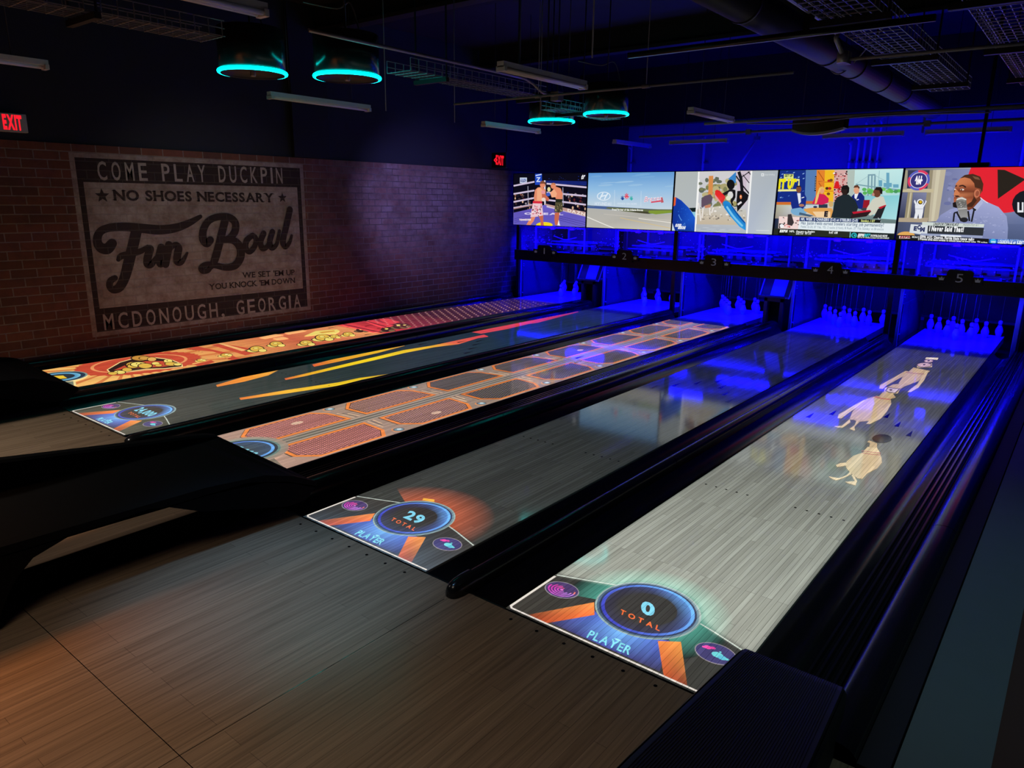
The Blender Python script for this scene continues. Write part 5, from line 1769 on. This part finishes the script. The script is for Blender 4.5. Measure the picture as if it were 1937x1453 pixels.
# ------------------------------------------------------------------ masking frame: posts, beam, clear panels, number plaques
POSTX = [-7.15, -3.72, -.285, 1.36]
PL = ['black square post against the brick wall at the left end of the screens', 'black square post between the road screen and the windsurfer screen, down to the floor',
      'black square post between the studio screen and the microphone screen', 'black square post at the right end of the number beam']
for x, l in zip(POSTX, PL):
    t = thing('support_post', l, 'post', (x, 9.19, -.1), 'posts carrying the screens')
    MB().box(x - .035, x + .035, 9.165, 9.235, -.12, 2.40).build('shaft', 'black', t, bevel=.004)
    MB().box(x - .06, x + .06, 9.14, 9.26, -.13, -.115).build('foot_plate', 'steel', t)
BEAM = thing('number_beam', 'long black beam under the screens carrying the lane numbers', 'beam', (-3, 9.1, .74))
MB().box(-7.17, 1.75, 9.09, 9.16, .742, .925).build('face', 'black', BEAM, bevel=.003)
MB().box(-7.17, 1.75, 9.085, 9.165, .925, .935).build('top_lip', 'steel', BEAM)
for k, x in enumerate([-6.40, -4.635, -2.955, -1.125, .545]):
    t = thing('number_plaque', f'black stepped plaque with number {k + 1} between two small crowns', 'lane number', (x, 9.06, .9), 'lane number plaques on the beam')
    b = MB()
    pts = [(-.155, .0), (-.155, .185), (-.13, .205), (.13, .205), (.155, .185), (.155, .0)]
    plate = b.prism([(x + a, 9.045, .85 + z) for a, z in pts], (0, .04, 0)).build('number_plate', 'black', t, bevel=.004)
    p = Pic(1, 9.045, (0, -1, 0), to2t, lambda q: Vector((q[0], 9.045, q[1])), step=.0012)
    p.text(str(k + 1), (x - .042 if k else x - .012, .890), (x + .042 if k else x + .012, .890), .115, (200, 200, 200), bold=-.006, up=(0, 1))
    p.build('numeral', 'crown', plate)
    for s in (-1, 1):
        wing = MB().box(*sorted((x + s * .275, x + s * .155)), 9.055, 9.085, .872, .975).build('wing', 'black', t, bevel=.004)
        p = Pic(1, 9.055, (0, -1, 0), to2t, lambda q: Vector((q[0], 9.055, q[1])), step=.0012)
        cx, cz, w = x + s * .213, .905, .034
        p.poly([(cx + a * w, cz + b_ * w) for a, b_ in ((-.8, 0), (.8, 0), (1, 1.3), (.5, .75), (0, 1.6), (-.5, .75), (-1, 1.3))], (200, 200, 200))
        p.build('crown_mark', 'crown', wing)
for k in range(5):
    x0, x1 = TX[k] + .045, TX[k + 1] - .045
    t = thing('clear_panel', ['clear plastic panel with bright flecks under the boxing screen', 'clear plastic panel with bright flecks under the road screen', 'clear plastic panel with bright flecks under the windsurfer screen',
                              'clear plastic panel with bright flecks under the studio screen', 'clear plastic panel with bright flecks under the microphone screen'][k], 'panel', ((x0 + x1) / 2, 9.2, .94), 'clear panels above the beam')
    MB().box(x0, x1, 9.25, 9.256, .94, 1.41).build('sheet', 'clear', t)
    MB().box(x0 + .3, x0 + .34, 9.16, 9.256, .928, .952).box(x1 - .34, x1 - .3, 9.16, 9.256, .928, .952).build('clip', 'steel', t)
    fl = MB()
    for q in range(95):
        cx = random.uniform(x0 + .02, x1 - .02)
        cz = .95 + .45 * random.random() ** (1.6 if q % 2 else .5)
        if q % 3 == 0:
            cx = x0 + .5 + random.gauss(0, .12)
            cz = 1.08 + abs(random.gauss(0, .07))
        cx = min(max(cx, x0 + .02), x1 - .02)
        r = random.choice([.005, .006, .008, .011])
        fl.add([(cx + r * math.cos(a * math.pi / 3), 9.259 + .0005 * (a % 2), cz + r * math.sin(a * math.pi / 3)) for a in range(6)], [tuple(range(6))])
    o = fl.build('flecks', 'fleck', t)
    o['kind'] = 'stuff'

# ------------------------------------------------------------------ pits: kickbacks, curtains, machines, lifts, pins
NAMES = ['first', 'second', 'third', 'fourth', 'fifth']
WHERE = ['the cartoon-lit lane', 'the teal lane', 'the orange-grille lane', 'the dim grey lane', 'the bright pale lane']
for k, x in enumerate(LX):
    xl = x - .155 if k in (0, 2, 4) else x - .09
    t = thing('kickback_wall', f'blue-lit side wall at the left of the pin deck on {WHERE[k]}', 'side wall', (xl, 10, 0), 'side walls between the pin decks')
    MB().box(xl - .012, xl + .012, 9.26, 10.95, -.12, .74).build('panel', 'kick', t)
    MB().box(xl + .012, xl + .026, 9.32, 10.9, -.05, .50).build('lower_board', 'kick', t)
    MB().box(xl - .02, xl + .022, 9.235, 9.262, -.12, .745).build('edge_trim', 'kickedge', t, bevel=.004)
    MB().tube([(xl + .012, 9.30, .06), (xl + .035, 9.30, .06)], .012).tube([(xl + .012, 9.34, .64), (xl + .03, 9.34, .64)], .007).tube([(xl + .012, 9.34, .60), (xl + .03, 9.34, .60)], .007).build('bolts', 'kickedge', t)
    t = thing('pit_curtain', f'dark blue-lit cushion curtain behind the pins of {WHERE[k]}', 'curtain', (x + .53, 11, .1), 'pit curtains behind the pins')
    MB().box(x - .14, x + W + .14, 10.96, 11.0, .13, .86).build('cloth', 'curtain', t, bevel=.01)
    MB().box(x - .14, x + W + .14, 10.945, 10.965, .125, .165).build('bottom_roll', 'kick', t, bevel=.008)
    MB().box(x - .15, x + W + .15, 11.35, 11.38, -.3, .86).build('pit_back', 'matte', t)
    t = thing('pinsetter', f'blue-lit string pinsetter above the pin deck of {WHERE[k]}', 'machine', (x + .53, 10.3, .9), 'string pinsetters behind the clear panels')
    MB().box(x - .06, x + W + .06, 10.85, 10.93, .90, 1.42).build('back_plate', 'kick', t)
    fr = MB()
    for xx in (x - .06, x + W + .06):
        fr.box(xx - .012, xx + .012, 9.62, 9.645, .80, 1.38).box(xx - .012, xx + .012, 9.62, 10.9, 1.365, 1.39).box(xx - .012, xx + .012, 10.8, 10.85, .8, 1.39)
    fr.box(x - .06, x + W + .06, 9.62, 9.645, 1.36, 1.385).box(x - .06, x + W + .06, 9.62, 9.645, .80, .82)
    fr.build('frame', 'kickedge', t)
    MB().box(x + .05, x + W - .05, 9.95, 10.75, .83, .86).build('pin_table', 'machine', t, bevel=.006)
    rl = MB()
    for q in range(5):
        rl.tube([(x - .04, 10.0 + q * .16, 1.02 + .05 * (q % 2)), (x + W + .04, 10.0 + q * .16, 1.02 + .05 * (q % 2))], .016, 8)
    rl.build('roller', 'machine', t)
    bx = MB()
    for q in range(6):
        a = x + .06 + q * .17
        bx.box(a, a + .10, 10.2, 10.34, .90, .98 + .05 * (q % 3))
    bx.build('drive_units', 'machine_dark', t)
    MB().box(x + .34, x + .43, 9.58, 9.62, 1.34, 1.395).box(x + .80, x + .89, 9.58, 9.62, 1.34, 1.395).build('sensor_box', 'kickedge', t)
    MB().tube(smooth([(x + .30, 9.75, 1.20), (x + .5, 9.72, 1.16), (x + .62, 9.74, 1.14), (x + .85, 9.75, 1.19)], 5), .006, 6).build('cable', 'kickedge', t)
    # ten pins on strings
    rowname = ['at the front of the rack', 'in the second row', 'in the third row', 'in the back row']
    nth = {1: [''], 2: ['left ', 'right '], 3: ['left ', 'middle ', 'right '], 4: ['leftmost ', 'second from left ', 'third from left ', 'rightmost ']}
    for r in range(4):
        for j in range(r + 1):
            px, py = x + .53 + (j - r / 2) * .305, 9.73 + r * .264
            lbl = f'{nth[r + 1][j]}white pin {rowname[r]} on {WHERE[k]}'
            if k == 0 and r == 0:
                P0 = thing('bowling_pin', lbl, 'bowling pin', (px, py, 0), 'pins on the deck of ' + WHERE[k])
                prof = [(0, 0), (.026, 0), (.030, .006), (.040, .03), (.0505, .065), (.0525, .082), (.049, .105), (.040, .13), (.030, .152), (.0245, .17), (.0235, .182), (.026, .198), (.0285, .212), (.028, .224), (.022, .236), (.012, .2415), (0, .2425)]
                MB().lathe(prof, (px, py, 0), 20).build('body', 'pin', P0)
                MB().lathe([(.0246, .1695), (.0242, .1775), (.0238, .186)], (px, py, 0), 20).build('neck_band', 'kick', P0)
                MB().tube([(px, py, .2415), (px + .005, py, .79)], .0016, 5).build('string', 'kickedge', P0)
            else:
                o = copy_tree(P0, (px, py, 0), lbl)
                o['group'] = 'pins on the deck of ' + WHERE[k]
t = thing('kickback_wall', 'blue-lit side wall at the far right of the bright pale lane', 'side wall', (1.30, 10, 0), 'side walls between the pin decks')
MB().box(1.27, 1.294, 9.26, 10.95, -.12, .74).build('panel', 'kick', t)
MB().box(1.245, 1.30, 9.235, 9.262, -.12, .745).build('edge_trim', 'kickedge', t, bevel=.004)


def lift(c, label):
    t = thing('ball_lift', label, 'ball lift', (c, 9.4, -.1), 'ball lifts between the pin decks')
    y = 9.23
    MB().box(c - .155, c - .10, y, y + .5, -.12, .43).box(c + .10, c + .155, y, y + .5, -.12, .43).box(c - .155, c + .155, y, y + .04, .37, .43).build('casing', 'kick', t, bevel=.004)
    MB().box(c - .10, c + .10, y + .12, y + .16, -.1, .38).build('dark_opening', 'matte', t)
    MB().box(c - .25, c + .25, y - .03, y + .35, .43, .462).build('ledge', 'kick', t, bevel=.004)
    MB().tube([(c + .24, y - .035, .446), (c + .24, y - .05, .446)], .014).tube([(c + .20, y - .035, .446), (c + .20, y - .05, .446)], .01).build('bolts', 'kickedge', t)
    for s in (-1, 1):
        MB().prism([(c + s * .235, y - .02, .462), (c + s * .235, y + .0, .462), (c + s * .235 + .02, y + .14, .78), (c + s * .235 + .02, y + .12, .78)], (.016, 0, 0)).build('side_rail', 'kickedge', t)
    MB().prism([(c - .235, y + .02, .462), (c - .235, y + .035, .462), (c - .215, y + .155, .78), (c - .215, y + .14, .78)], (.47, 0, 0)).build('chute_back', 'machine_dark', t)
    MB().prism([(c - .07, y + .008, .466), (c - .07, y + .02, .466), (c - .045, y + .138, .78), (c - .045, y + .126, .78)], (.22, 0, 0)).build('chute_panel', 'chute', t)
    MB().tube([(c - .07, y - .04, -.10), (c + .07, y - .04, -.10)], .012).build('floor_roller', 'kickedge', t)


lift(-5.49, 'blue-lit ball lift with pale chute between the cartoon-lit lane and the teal lane')
lift(-1.975, 'blue-lit ball lift with pale chute between the orange-grille lane and the dim grey lane')

# ================================================================== ceiling
def batten(x, y0, y1, z, label, along='y', hang=True, twin=True):
    t = thing('light_fixture', label, 'light fixture', (x, y0, z), 'unlit tube light fixtures under the ceiling')
    b, tb = MB(), MB()

    def B(mb, a0, a1, s0, s1, z0, z1):
        return mb.box(x + s0, x + s1, a0, a1, z0, z1) if along == 'y' else mb.box(a0, a1, x + s0, x + s1, z0, z1)
    B(b, y0, y1, -.035, .035, z + .012, z + .055)
    for s in ((-.028, .028) if twin else (0,)):
        P = (lambda a, s=s: (x + s, a, z)) if along == 'y' else (lambda a, s=s: (a, x + s, z))
        tb.tube([P(y0 + .03), P(y1 - .03)], .016, 10)
    for a, b_ in ((y0, y0 + .03), (y1 - .03, y1)):
        B(MB(), a, b_, -.045, .045, z - .018, z + .02).build('end_cap', 'white', t)
    for a in (y0 + .25, y1 - .25):
        P = (lambda q, zz: (x, q, zz)) if along == 'y' else (lambda q, zz: (q, x, zz))
        if hang:
            MB().tube([P(a, z + .05), P(a, 4.5)], .004, 5).build('hanger', 'steel', t)
    b.build('housing', 'white', t)
    tb.build('tube', 'tube', t)


for y0, y1, l in ((-1.0, .21, 'pale tube light fixture cut by the top left edge of the photo'), (2.31, 3.51, 'pale twin tube light fixture in the middle of the ceiling, right of the cyan pair'), (5.74, 6.94, 'bright edged twin tube light fixture above the far end, left of the curved speaker')):
    batten(-1.97, y0, y1, 2.9, l)
for y0, y1, l in ((-1.03, .19, 'pale tube light fixture at the far left above the EXIT sign'), (2.26, 3.60, 'pale tube light fixture below the two large cyan ring lamps'), (5.66, 6.96, 'purple-lit tube light fixture left of the small cyan ring lamps'), (9.2, 10.5, 'dim tube light fixture above the road screen')):
    batten(-5.04, y0, y1, 2.9, l, twin=False)
for x0, x1, l in ((-4.34, -3.26, 'blue-lit tube light fixture above the gap between the road and windsurfer screens'), (-1.71, -.56, 'blue-lit tube light fixture above the studio screen'), (-.285, .763, 'blue-lit tube light fixture above the microphone screen')):
    batten(9.95, x0, x1, 2.9, l, along='x')

# cyan ring lamps: drums with a lit ring round the lower edge
RL = ['large black drum lamp with cyan ring, left of the near pair', 'large black drum lamp with cyan ring, right of the near pair', 'small far black drum lamp with cyan ring, left of the far pair', 'small far black drum lamp with cyan ring, right of the far pair']
for (x, y, r, l) in zip((-3.924, -3.434, -4.057, -2.997), (1.37, 1.983, 5.918, 5.576), (.272, .280, .30, .262), RL):
    z = 2.9
    t = thing('drum_lamp', l, 'drum lamp', (x, y, z), 'black drum lamps with cyan rings')
    MB().lathe([(r - .03, .004), (r - .012, .0), (r - .010, .006), (r - .010, .030), (r, .034), (r, .355), (r - .006, .36), (r - .03, .36), (0, .36)], (x, y, z), 40).build('drum', 'gloss', t)
    MB().lathe([(0, .03), (r - .03, .012), (r - .03, .004)], (x, y, z), 40).build('reflector', 'machine_dark', t)
    q = 48
    MB().tube([(x + r * math.cos(2 * math.pi * a / q), y + r * math.sin(2 * math.pi * a / q), z + .018) for a in range(q + 1)], .0155, 8, caps=False).build('ring_light', 'cyan', t)
    MB().lathe([(0, -.012), (.02, -.012), (.024, .0), (.024, .03)], (x, y, z), 16).build('lens', 'galv', t)
    hg = MB().tube([(x, y, z + .355), (x, y, 4.5)], .008, 6)
    hg.build('stem', 'steel', t)
    MB().tube(smooth([(x - .3, y - .2, z + .62), (x - .1, y, z + .58), (x + .1, y - .02, z + .59), (x + .18, y, z + .37)], 6), .006, 6).build('cable', 'grey', t)

# cable trays, pipes, struts
def tray(x, y0, y1, z, w, h, label, nx=6, dy=.10):
    t = thing('cable_tray', label, 'cable tray', (x, y0, z), 'wire cable trays under the ceiling')
    m_ = MB()
    r = .0028
    for k in range(nx + 1):
        xx = x - w / 2 + w * k / nx
        m_.box(xx - r, xx + r, y0, y1, z - r, z + r)
    for zz in (z + h * .5, z + h):
        for xx in (x - w / 2, x + w / 2):
            m_.box(xx - r, xx + r, y0, y1, zz - r, zz + r)
    k = y0
    while k < y1:
        m_.box(x - w / 2, x + w / 2, k - r, k + r, z - r - .004, z + r - .004)
        for xx in (x - w / 2, x + w / 2):
            m_.box(xx - r, xx + r, k - r, k + r, z, z + h)
        k += dy
    m_.build('wire_mesh', 'galv', t)
    k = y0 + .4
    while k < y1:
        s = MB().box(x - w / 2 - .06, x + w / 2 + .06, k - .02, k + .02, z - .05, z - .012)
        for xx in (x - w / 2 - .045, x + w / 2 + .045):
            s.box(xx - .006, xx + .006, k - .006, k + .006, z - .05, 4.5)
        s.build('trapeze_hanger', 'steel', t)
        k += 1.55
    return t


tray(-3.22, -2.2, .62, 2.98, .30, .10, 'wire cable tray in the top left corner, left of the near drum lamps')
tray(-3.12, 2.3, 4.30, 2.98, .30, .10, 'wire cable tray running from the near drum lamps towards the far drum lamps')
tray(-3.55, 5.2, 6.6, 2.98, .30, .10, 'short stub of wire cable tray between the two far drum lamps')
tray(.55, .6, 6.2, 3.0, .34, .10, 'wide wire cable tray at the top right, left of the other')
tray(1.28, .6, 6.2, 3.0, .30, .10, 'wire cable tray in the top right corner of the photo')


def rod(name, label, cat, pts, r, m_, parts=(), group=None, n=10):
    if not parts:
        return tag(MB().tube(pts, r, n).build(name, m_), label, cat, group)
    t = thing(name, label, cat, pts[0], group)
    MB().tube(pts, r, n).build('pipe', m_, t)
    for nm, b, mm in parts:
        b.build(nm, mm, t)
    return t


col_ = [('collar', MB().tube([(-.06, y - .012, 3.12), (-.06, y + .012, 3.12)], .122, 24), 'steel') for y in (2.4, 4.2, 5.0, 6.0, 7.0)]
rod('duct_pipe', 'fat dark round duct running towards the screens below the ceiling', 'duct', [(-.06, -1.5, 3.12), (-.06, 9.0, 3.12)], .115, 'steel', col_ + [('strap', MB().tube(smooth([(-.22, 4.6, 3.35), (-.18, 4.62, 3.1), (-.06, 4.6, 2.99), (.07, 4.62, 3.1), (.35, 4.3, 3.3)], 6), .006, 6), 'grey')], n=28)
rod('conduit', 'thin grey conduit crossing the ceiling left to right before the duct', 'conduit', [(-3.8, 3.74, 2.9), (-.16, 3.75, 2.9)], .012, 'grey', [('hanger_rod', MB().tube([(-1.46, 3.745, 2.9), (-1.46, 3.745, 4.5)], .004, 5), 'grey'), ('hanger_rod', MB().tube([(-2.66, 3.743, 2.9), (-2.66, 3.743, 4.5)], .004, 5), 'grey'), ('coupling', MB().tube([(-1.5, 3.745, 2.9), (-1.42, 3.745, 2.9)], .018).tube([(-2.7, 3.743, 2.9), (-2.62, 3.743, 2.9)], .018), 'grey')])
rod('conduit', 'thin pale conduit at the upper right, crossing under both wire trays', 'conduit', [(.30, 3.42, 2.9), (1.9, 3.52, 2.9)], .012, 'grey', [('box', MB().box(.26, .34, 3.38, 3.46, 2.87, 2.95), 'grey')])
rod('conduit', 'bent pale conduit beside the cable tray, ending near the far drum lamp', 'conduit', smooth([(-2.90, 1.2, 3.10), (-2.90, 3.5, 3.10), (-2.90, 3.9, 3.08), (-2.87, 4.1, 2.99), (-2.86, 4.3, 2.98)], 5), .014, 'galv', [('box', MB().box(-2.9, -2.8, 4.28, 4.38, 2.93, 3.02), 'grey')])
rod('conduit', 'two-bend pale conduit along the left edge of the wide upper right tray', 'conduit', smooth([(.29, .8, 3.06), (.29, 3.0, 3.06), (.29, 3.22, 3.0), (.30, 3.36, 2.93)], 5), .016, 'galv', [('socket', MB().tube([(.30, 3.37, 2.95), (.30, 3.37, 2.87)], .035), 'galv')])
rod('strut_rail', 'grey strut rail across the ceiling above the curved speaker', 'rail', [(-2.5, 7.3, 2.93), (1.2, 7.3, 2.93)], .020, 'grey', [('cable', MB().tube(smooth([(-1.9, 7.28, 2.9), (-1.2, 7.3, 2.87), (-.4, 7.28, 2.91), (.8, 7.28, 2.88)], 5), .008, 6), 'grey')])
rod('strut_rail', 'blue-lit strut rail just above the row of far fixtures', 'rail', [(-4.6, 9.3, 2.98), (1.9, 9.3, 2.98)], .022, 'grey', [('clamp', MB().box(-2.7, -2.62, 9.27, 9.33, 2.94, 3.02).box(-.2, -.12, 9.27, 9.33, 2.94, 3.02), 'grey')])
rod('strut_rail', 'blue-lit strut rail high across the back at the right', 'rail', [(-1.9, 10.4, 3.22), (1.9, 10.4, 3.22)], .025, 'grey', [('drop_arm', MB().box(1.02, 1.06, 10.38, 10.42, 2.95, 3.22).box(-.42, -.39, 10.38, 10.42, 2.95, 3.22), 'grey')])
rod('roof_strut', 'black square strut crossing the ceiling under the wide tray', 'strut', [(-1.0, 2.62, 2.94), (1.0, 2.62, 2.94)], .025, 'black', [('upright', MB().box(.26, .31, 2.60, 2.64, 2.94, 4.5), 'black')], n=4)
for k, (u, v0, v1) in enumerate(((860, 20, 232), (1022, 20, 215), (1120, 20, 110), (730, 20, 210))):
    a = un(u, v1, 2, 2.8)
    rod('hanger_rod', ['thin hanger rod dropping beside the cable tray, left of the far fixtures', 'thin hanger rod beside the far cable tray end', 'thin hanger rod right of the middle fixture', 'thin hanger rod just right of the near drum lamps'][k], 'rod', [(a.x, a.y, 2.8), (a.x, a.y, 4.5)], .005, 'grey', n=6)

# curved speaker over the far lanes
a, b = un(1500, 225, 1, 7.45), un(1597, 225, 1, 7.45)
cx, wv = (a.x + b.x) / 2, (b.x - a.x) / 2
zt_ = un(1545, 222, 1, 7.45).z
t = thing('speaker', 'dull brown curved speaker hanging in front of the blue back wall', 'speaker', (cx, 7.45, zt_), None)
n = 14
ring = lambda y, dz0, dz1: [(cx + wv * (2 * k / n - 1), y - .12 * (1 - (2 * k / n - 1) ** 2), zt_ + dz0 - .06 * (1 - (2 * k / n - 1) ** 2)) for k in range(n + 1)]
up_, lo = ring(7.45, .02, 0), [(q[0], q[1], q[2] - .15) for q in ring(7.45, .02, 0)]
bk = [(q[0], q[1] + .22, q[2]) for q in up_]
bl = [(q[0], q[1] + .22, q[2]) for q in lo]
MB().loft([up_, lo, bl, bk, up_], smooth=False).build('shell', 'khaki', t)
MB().loft([[(q[0], q[1] - .004, q[2] - .0) for q in lo], [(q[0], q[1] - .004, q[2] - .028) for q in lo], [(q[0], q[1] + .1, q[2] - .028) for q in lo]]).build('lower_edge', 'paleedge', t)
MB().tube([(cx - wv * .7, 7.5, zt_), (cx - wv * .7, 7.5, 4.5)], .006, 6).tube([(cx + wv * .7, 7.5, zt_), (cx + wv * .7, 7.5, 4.5)], .006, 6).build('hanger', 'steel', t)

# pipes down the back wall
CL = ['blue-lit conduit, leftmost on the back wall above the road screen', 'blue-lit conduit on the back wall above the windsurfer screen', 'blue-lit conduit, first of the bunch above the studio screen', 'blue-lit conduit, second of the bunch above the studio screen', 'blue-lit conduit, third of the bunch above the studio screen',
      'blue-lit conduit, fourth of the bunch above the studio screen', 'blue-lit conduit standing alone right of the bunch above the studio screen', 'blue-lit conduit at the far right above the microphone screen']
for (u, r, v), l in zip(((1193, .022, 280), (1329, .03, 265), (1605, .022, 272), (1619, .024, 262), (1631, .022, 235), (1643, .022, 240), (1657, .02, 230), (1930, .03, 200)), CL):
    q = un(u, 318, 1, 13.52)
    top = un(u + 2, v, 1, 13.52)
    rod('conduit', l, 'conduit', smooth([(q.x, 13.52, .6), (q.x, 13.52, top.z - .12), (q.x, 13.50, top.z - .03), (q.x, 13.40, top.z)], 5), r, 'white', [('clip', MB().box(q.x - r - .02, q.x + r + .02, 13.50, 13.70, q.z + .1, q.z + .14), 'grey')], 'conduits on the blue back wall', n=8)
q, q2 = un(1395, 318, 1, 12.4), un(1432, 262, 1, 12.4)
rod('brace_rod', 'slanting blue-lit brace above the windsurfer screen', 'brace', [(q.x - .15, 12.4, q.z - .25), (q2.x, 12.4, q2.z)], .022, 'white', [('hanger_rod', MB().tube([(q2.x, 12.4, q2.z), (q2.x, 12.4, 4.5)], .012, 6), 'grey'), ('bracket', MB().box(q2.x - .05, q2.x + .05, 12.35, 12.45, q2.z - .03, q2.z + .04), 'grey')])
q = un(1845, 318, 1, 9.3)
t = thing('screen_mount', 'black bracket box on top of the microphone screen', 'bracket', (q.x, 9.2, 2.39))
MB().box(q.x - .17, q.x + .17, 9.12, 9.30, 2.398, 2.45).build('box', 'black', t, bevel=.005)
MB().box(q.x + .02, q.x + .06, 9.2, 9.24, 2.44, 4.5).build('drop_pole', 'black', t)
# bolt holes on the approach just before the foul line, and thin joints
t = FLOOR
for k in (1, 2, 3, 4):
    dm = MB()
    for j in range(7):
        dm.lathe([(0, .0008), (.0085, .0008)], (LX[k] + .08 + j * .15, -.075 if k != 4 else -.06, 0), 10)
    dm.build('dot_row', 'mark', t)
MB().box(-6.9, 1.0, -1.4655, -1.4625, .0001, .0007).build('cross_joint', 'mark', t)
MB().box(-.2825, -.280, -6.4, -.13, .0001, .0007).build('long_joint', 'mark', t)
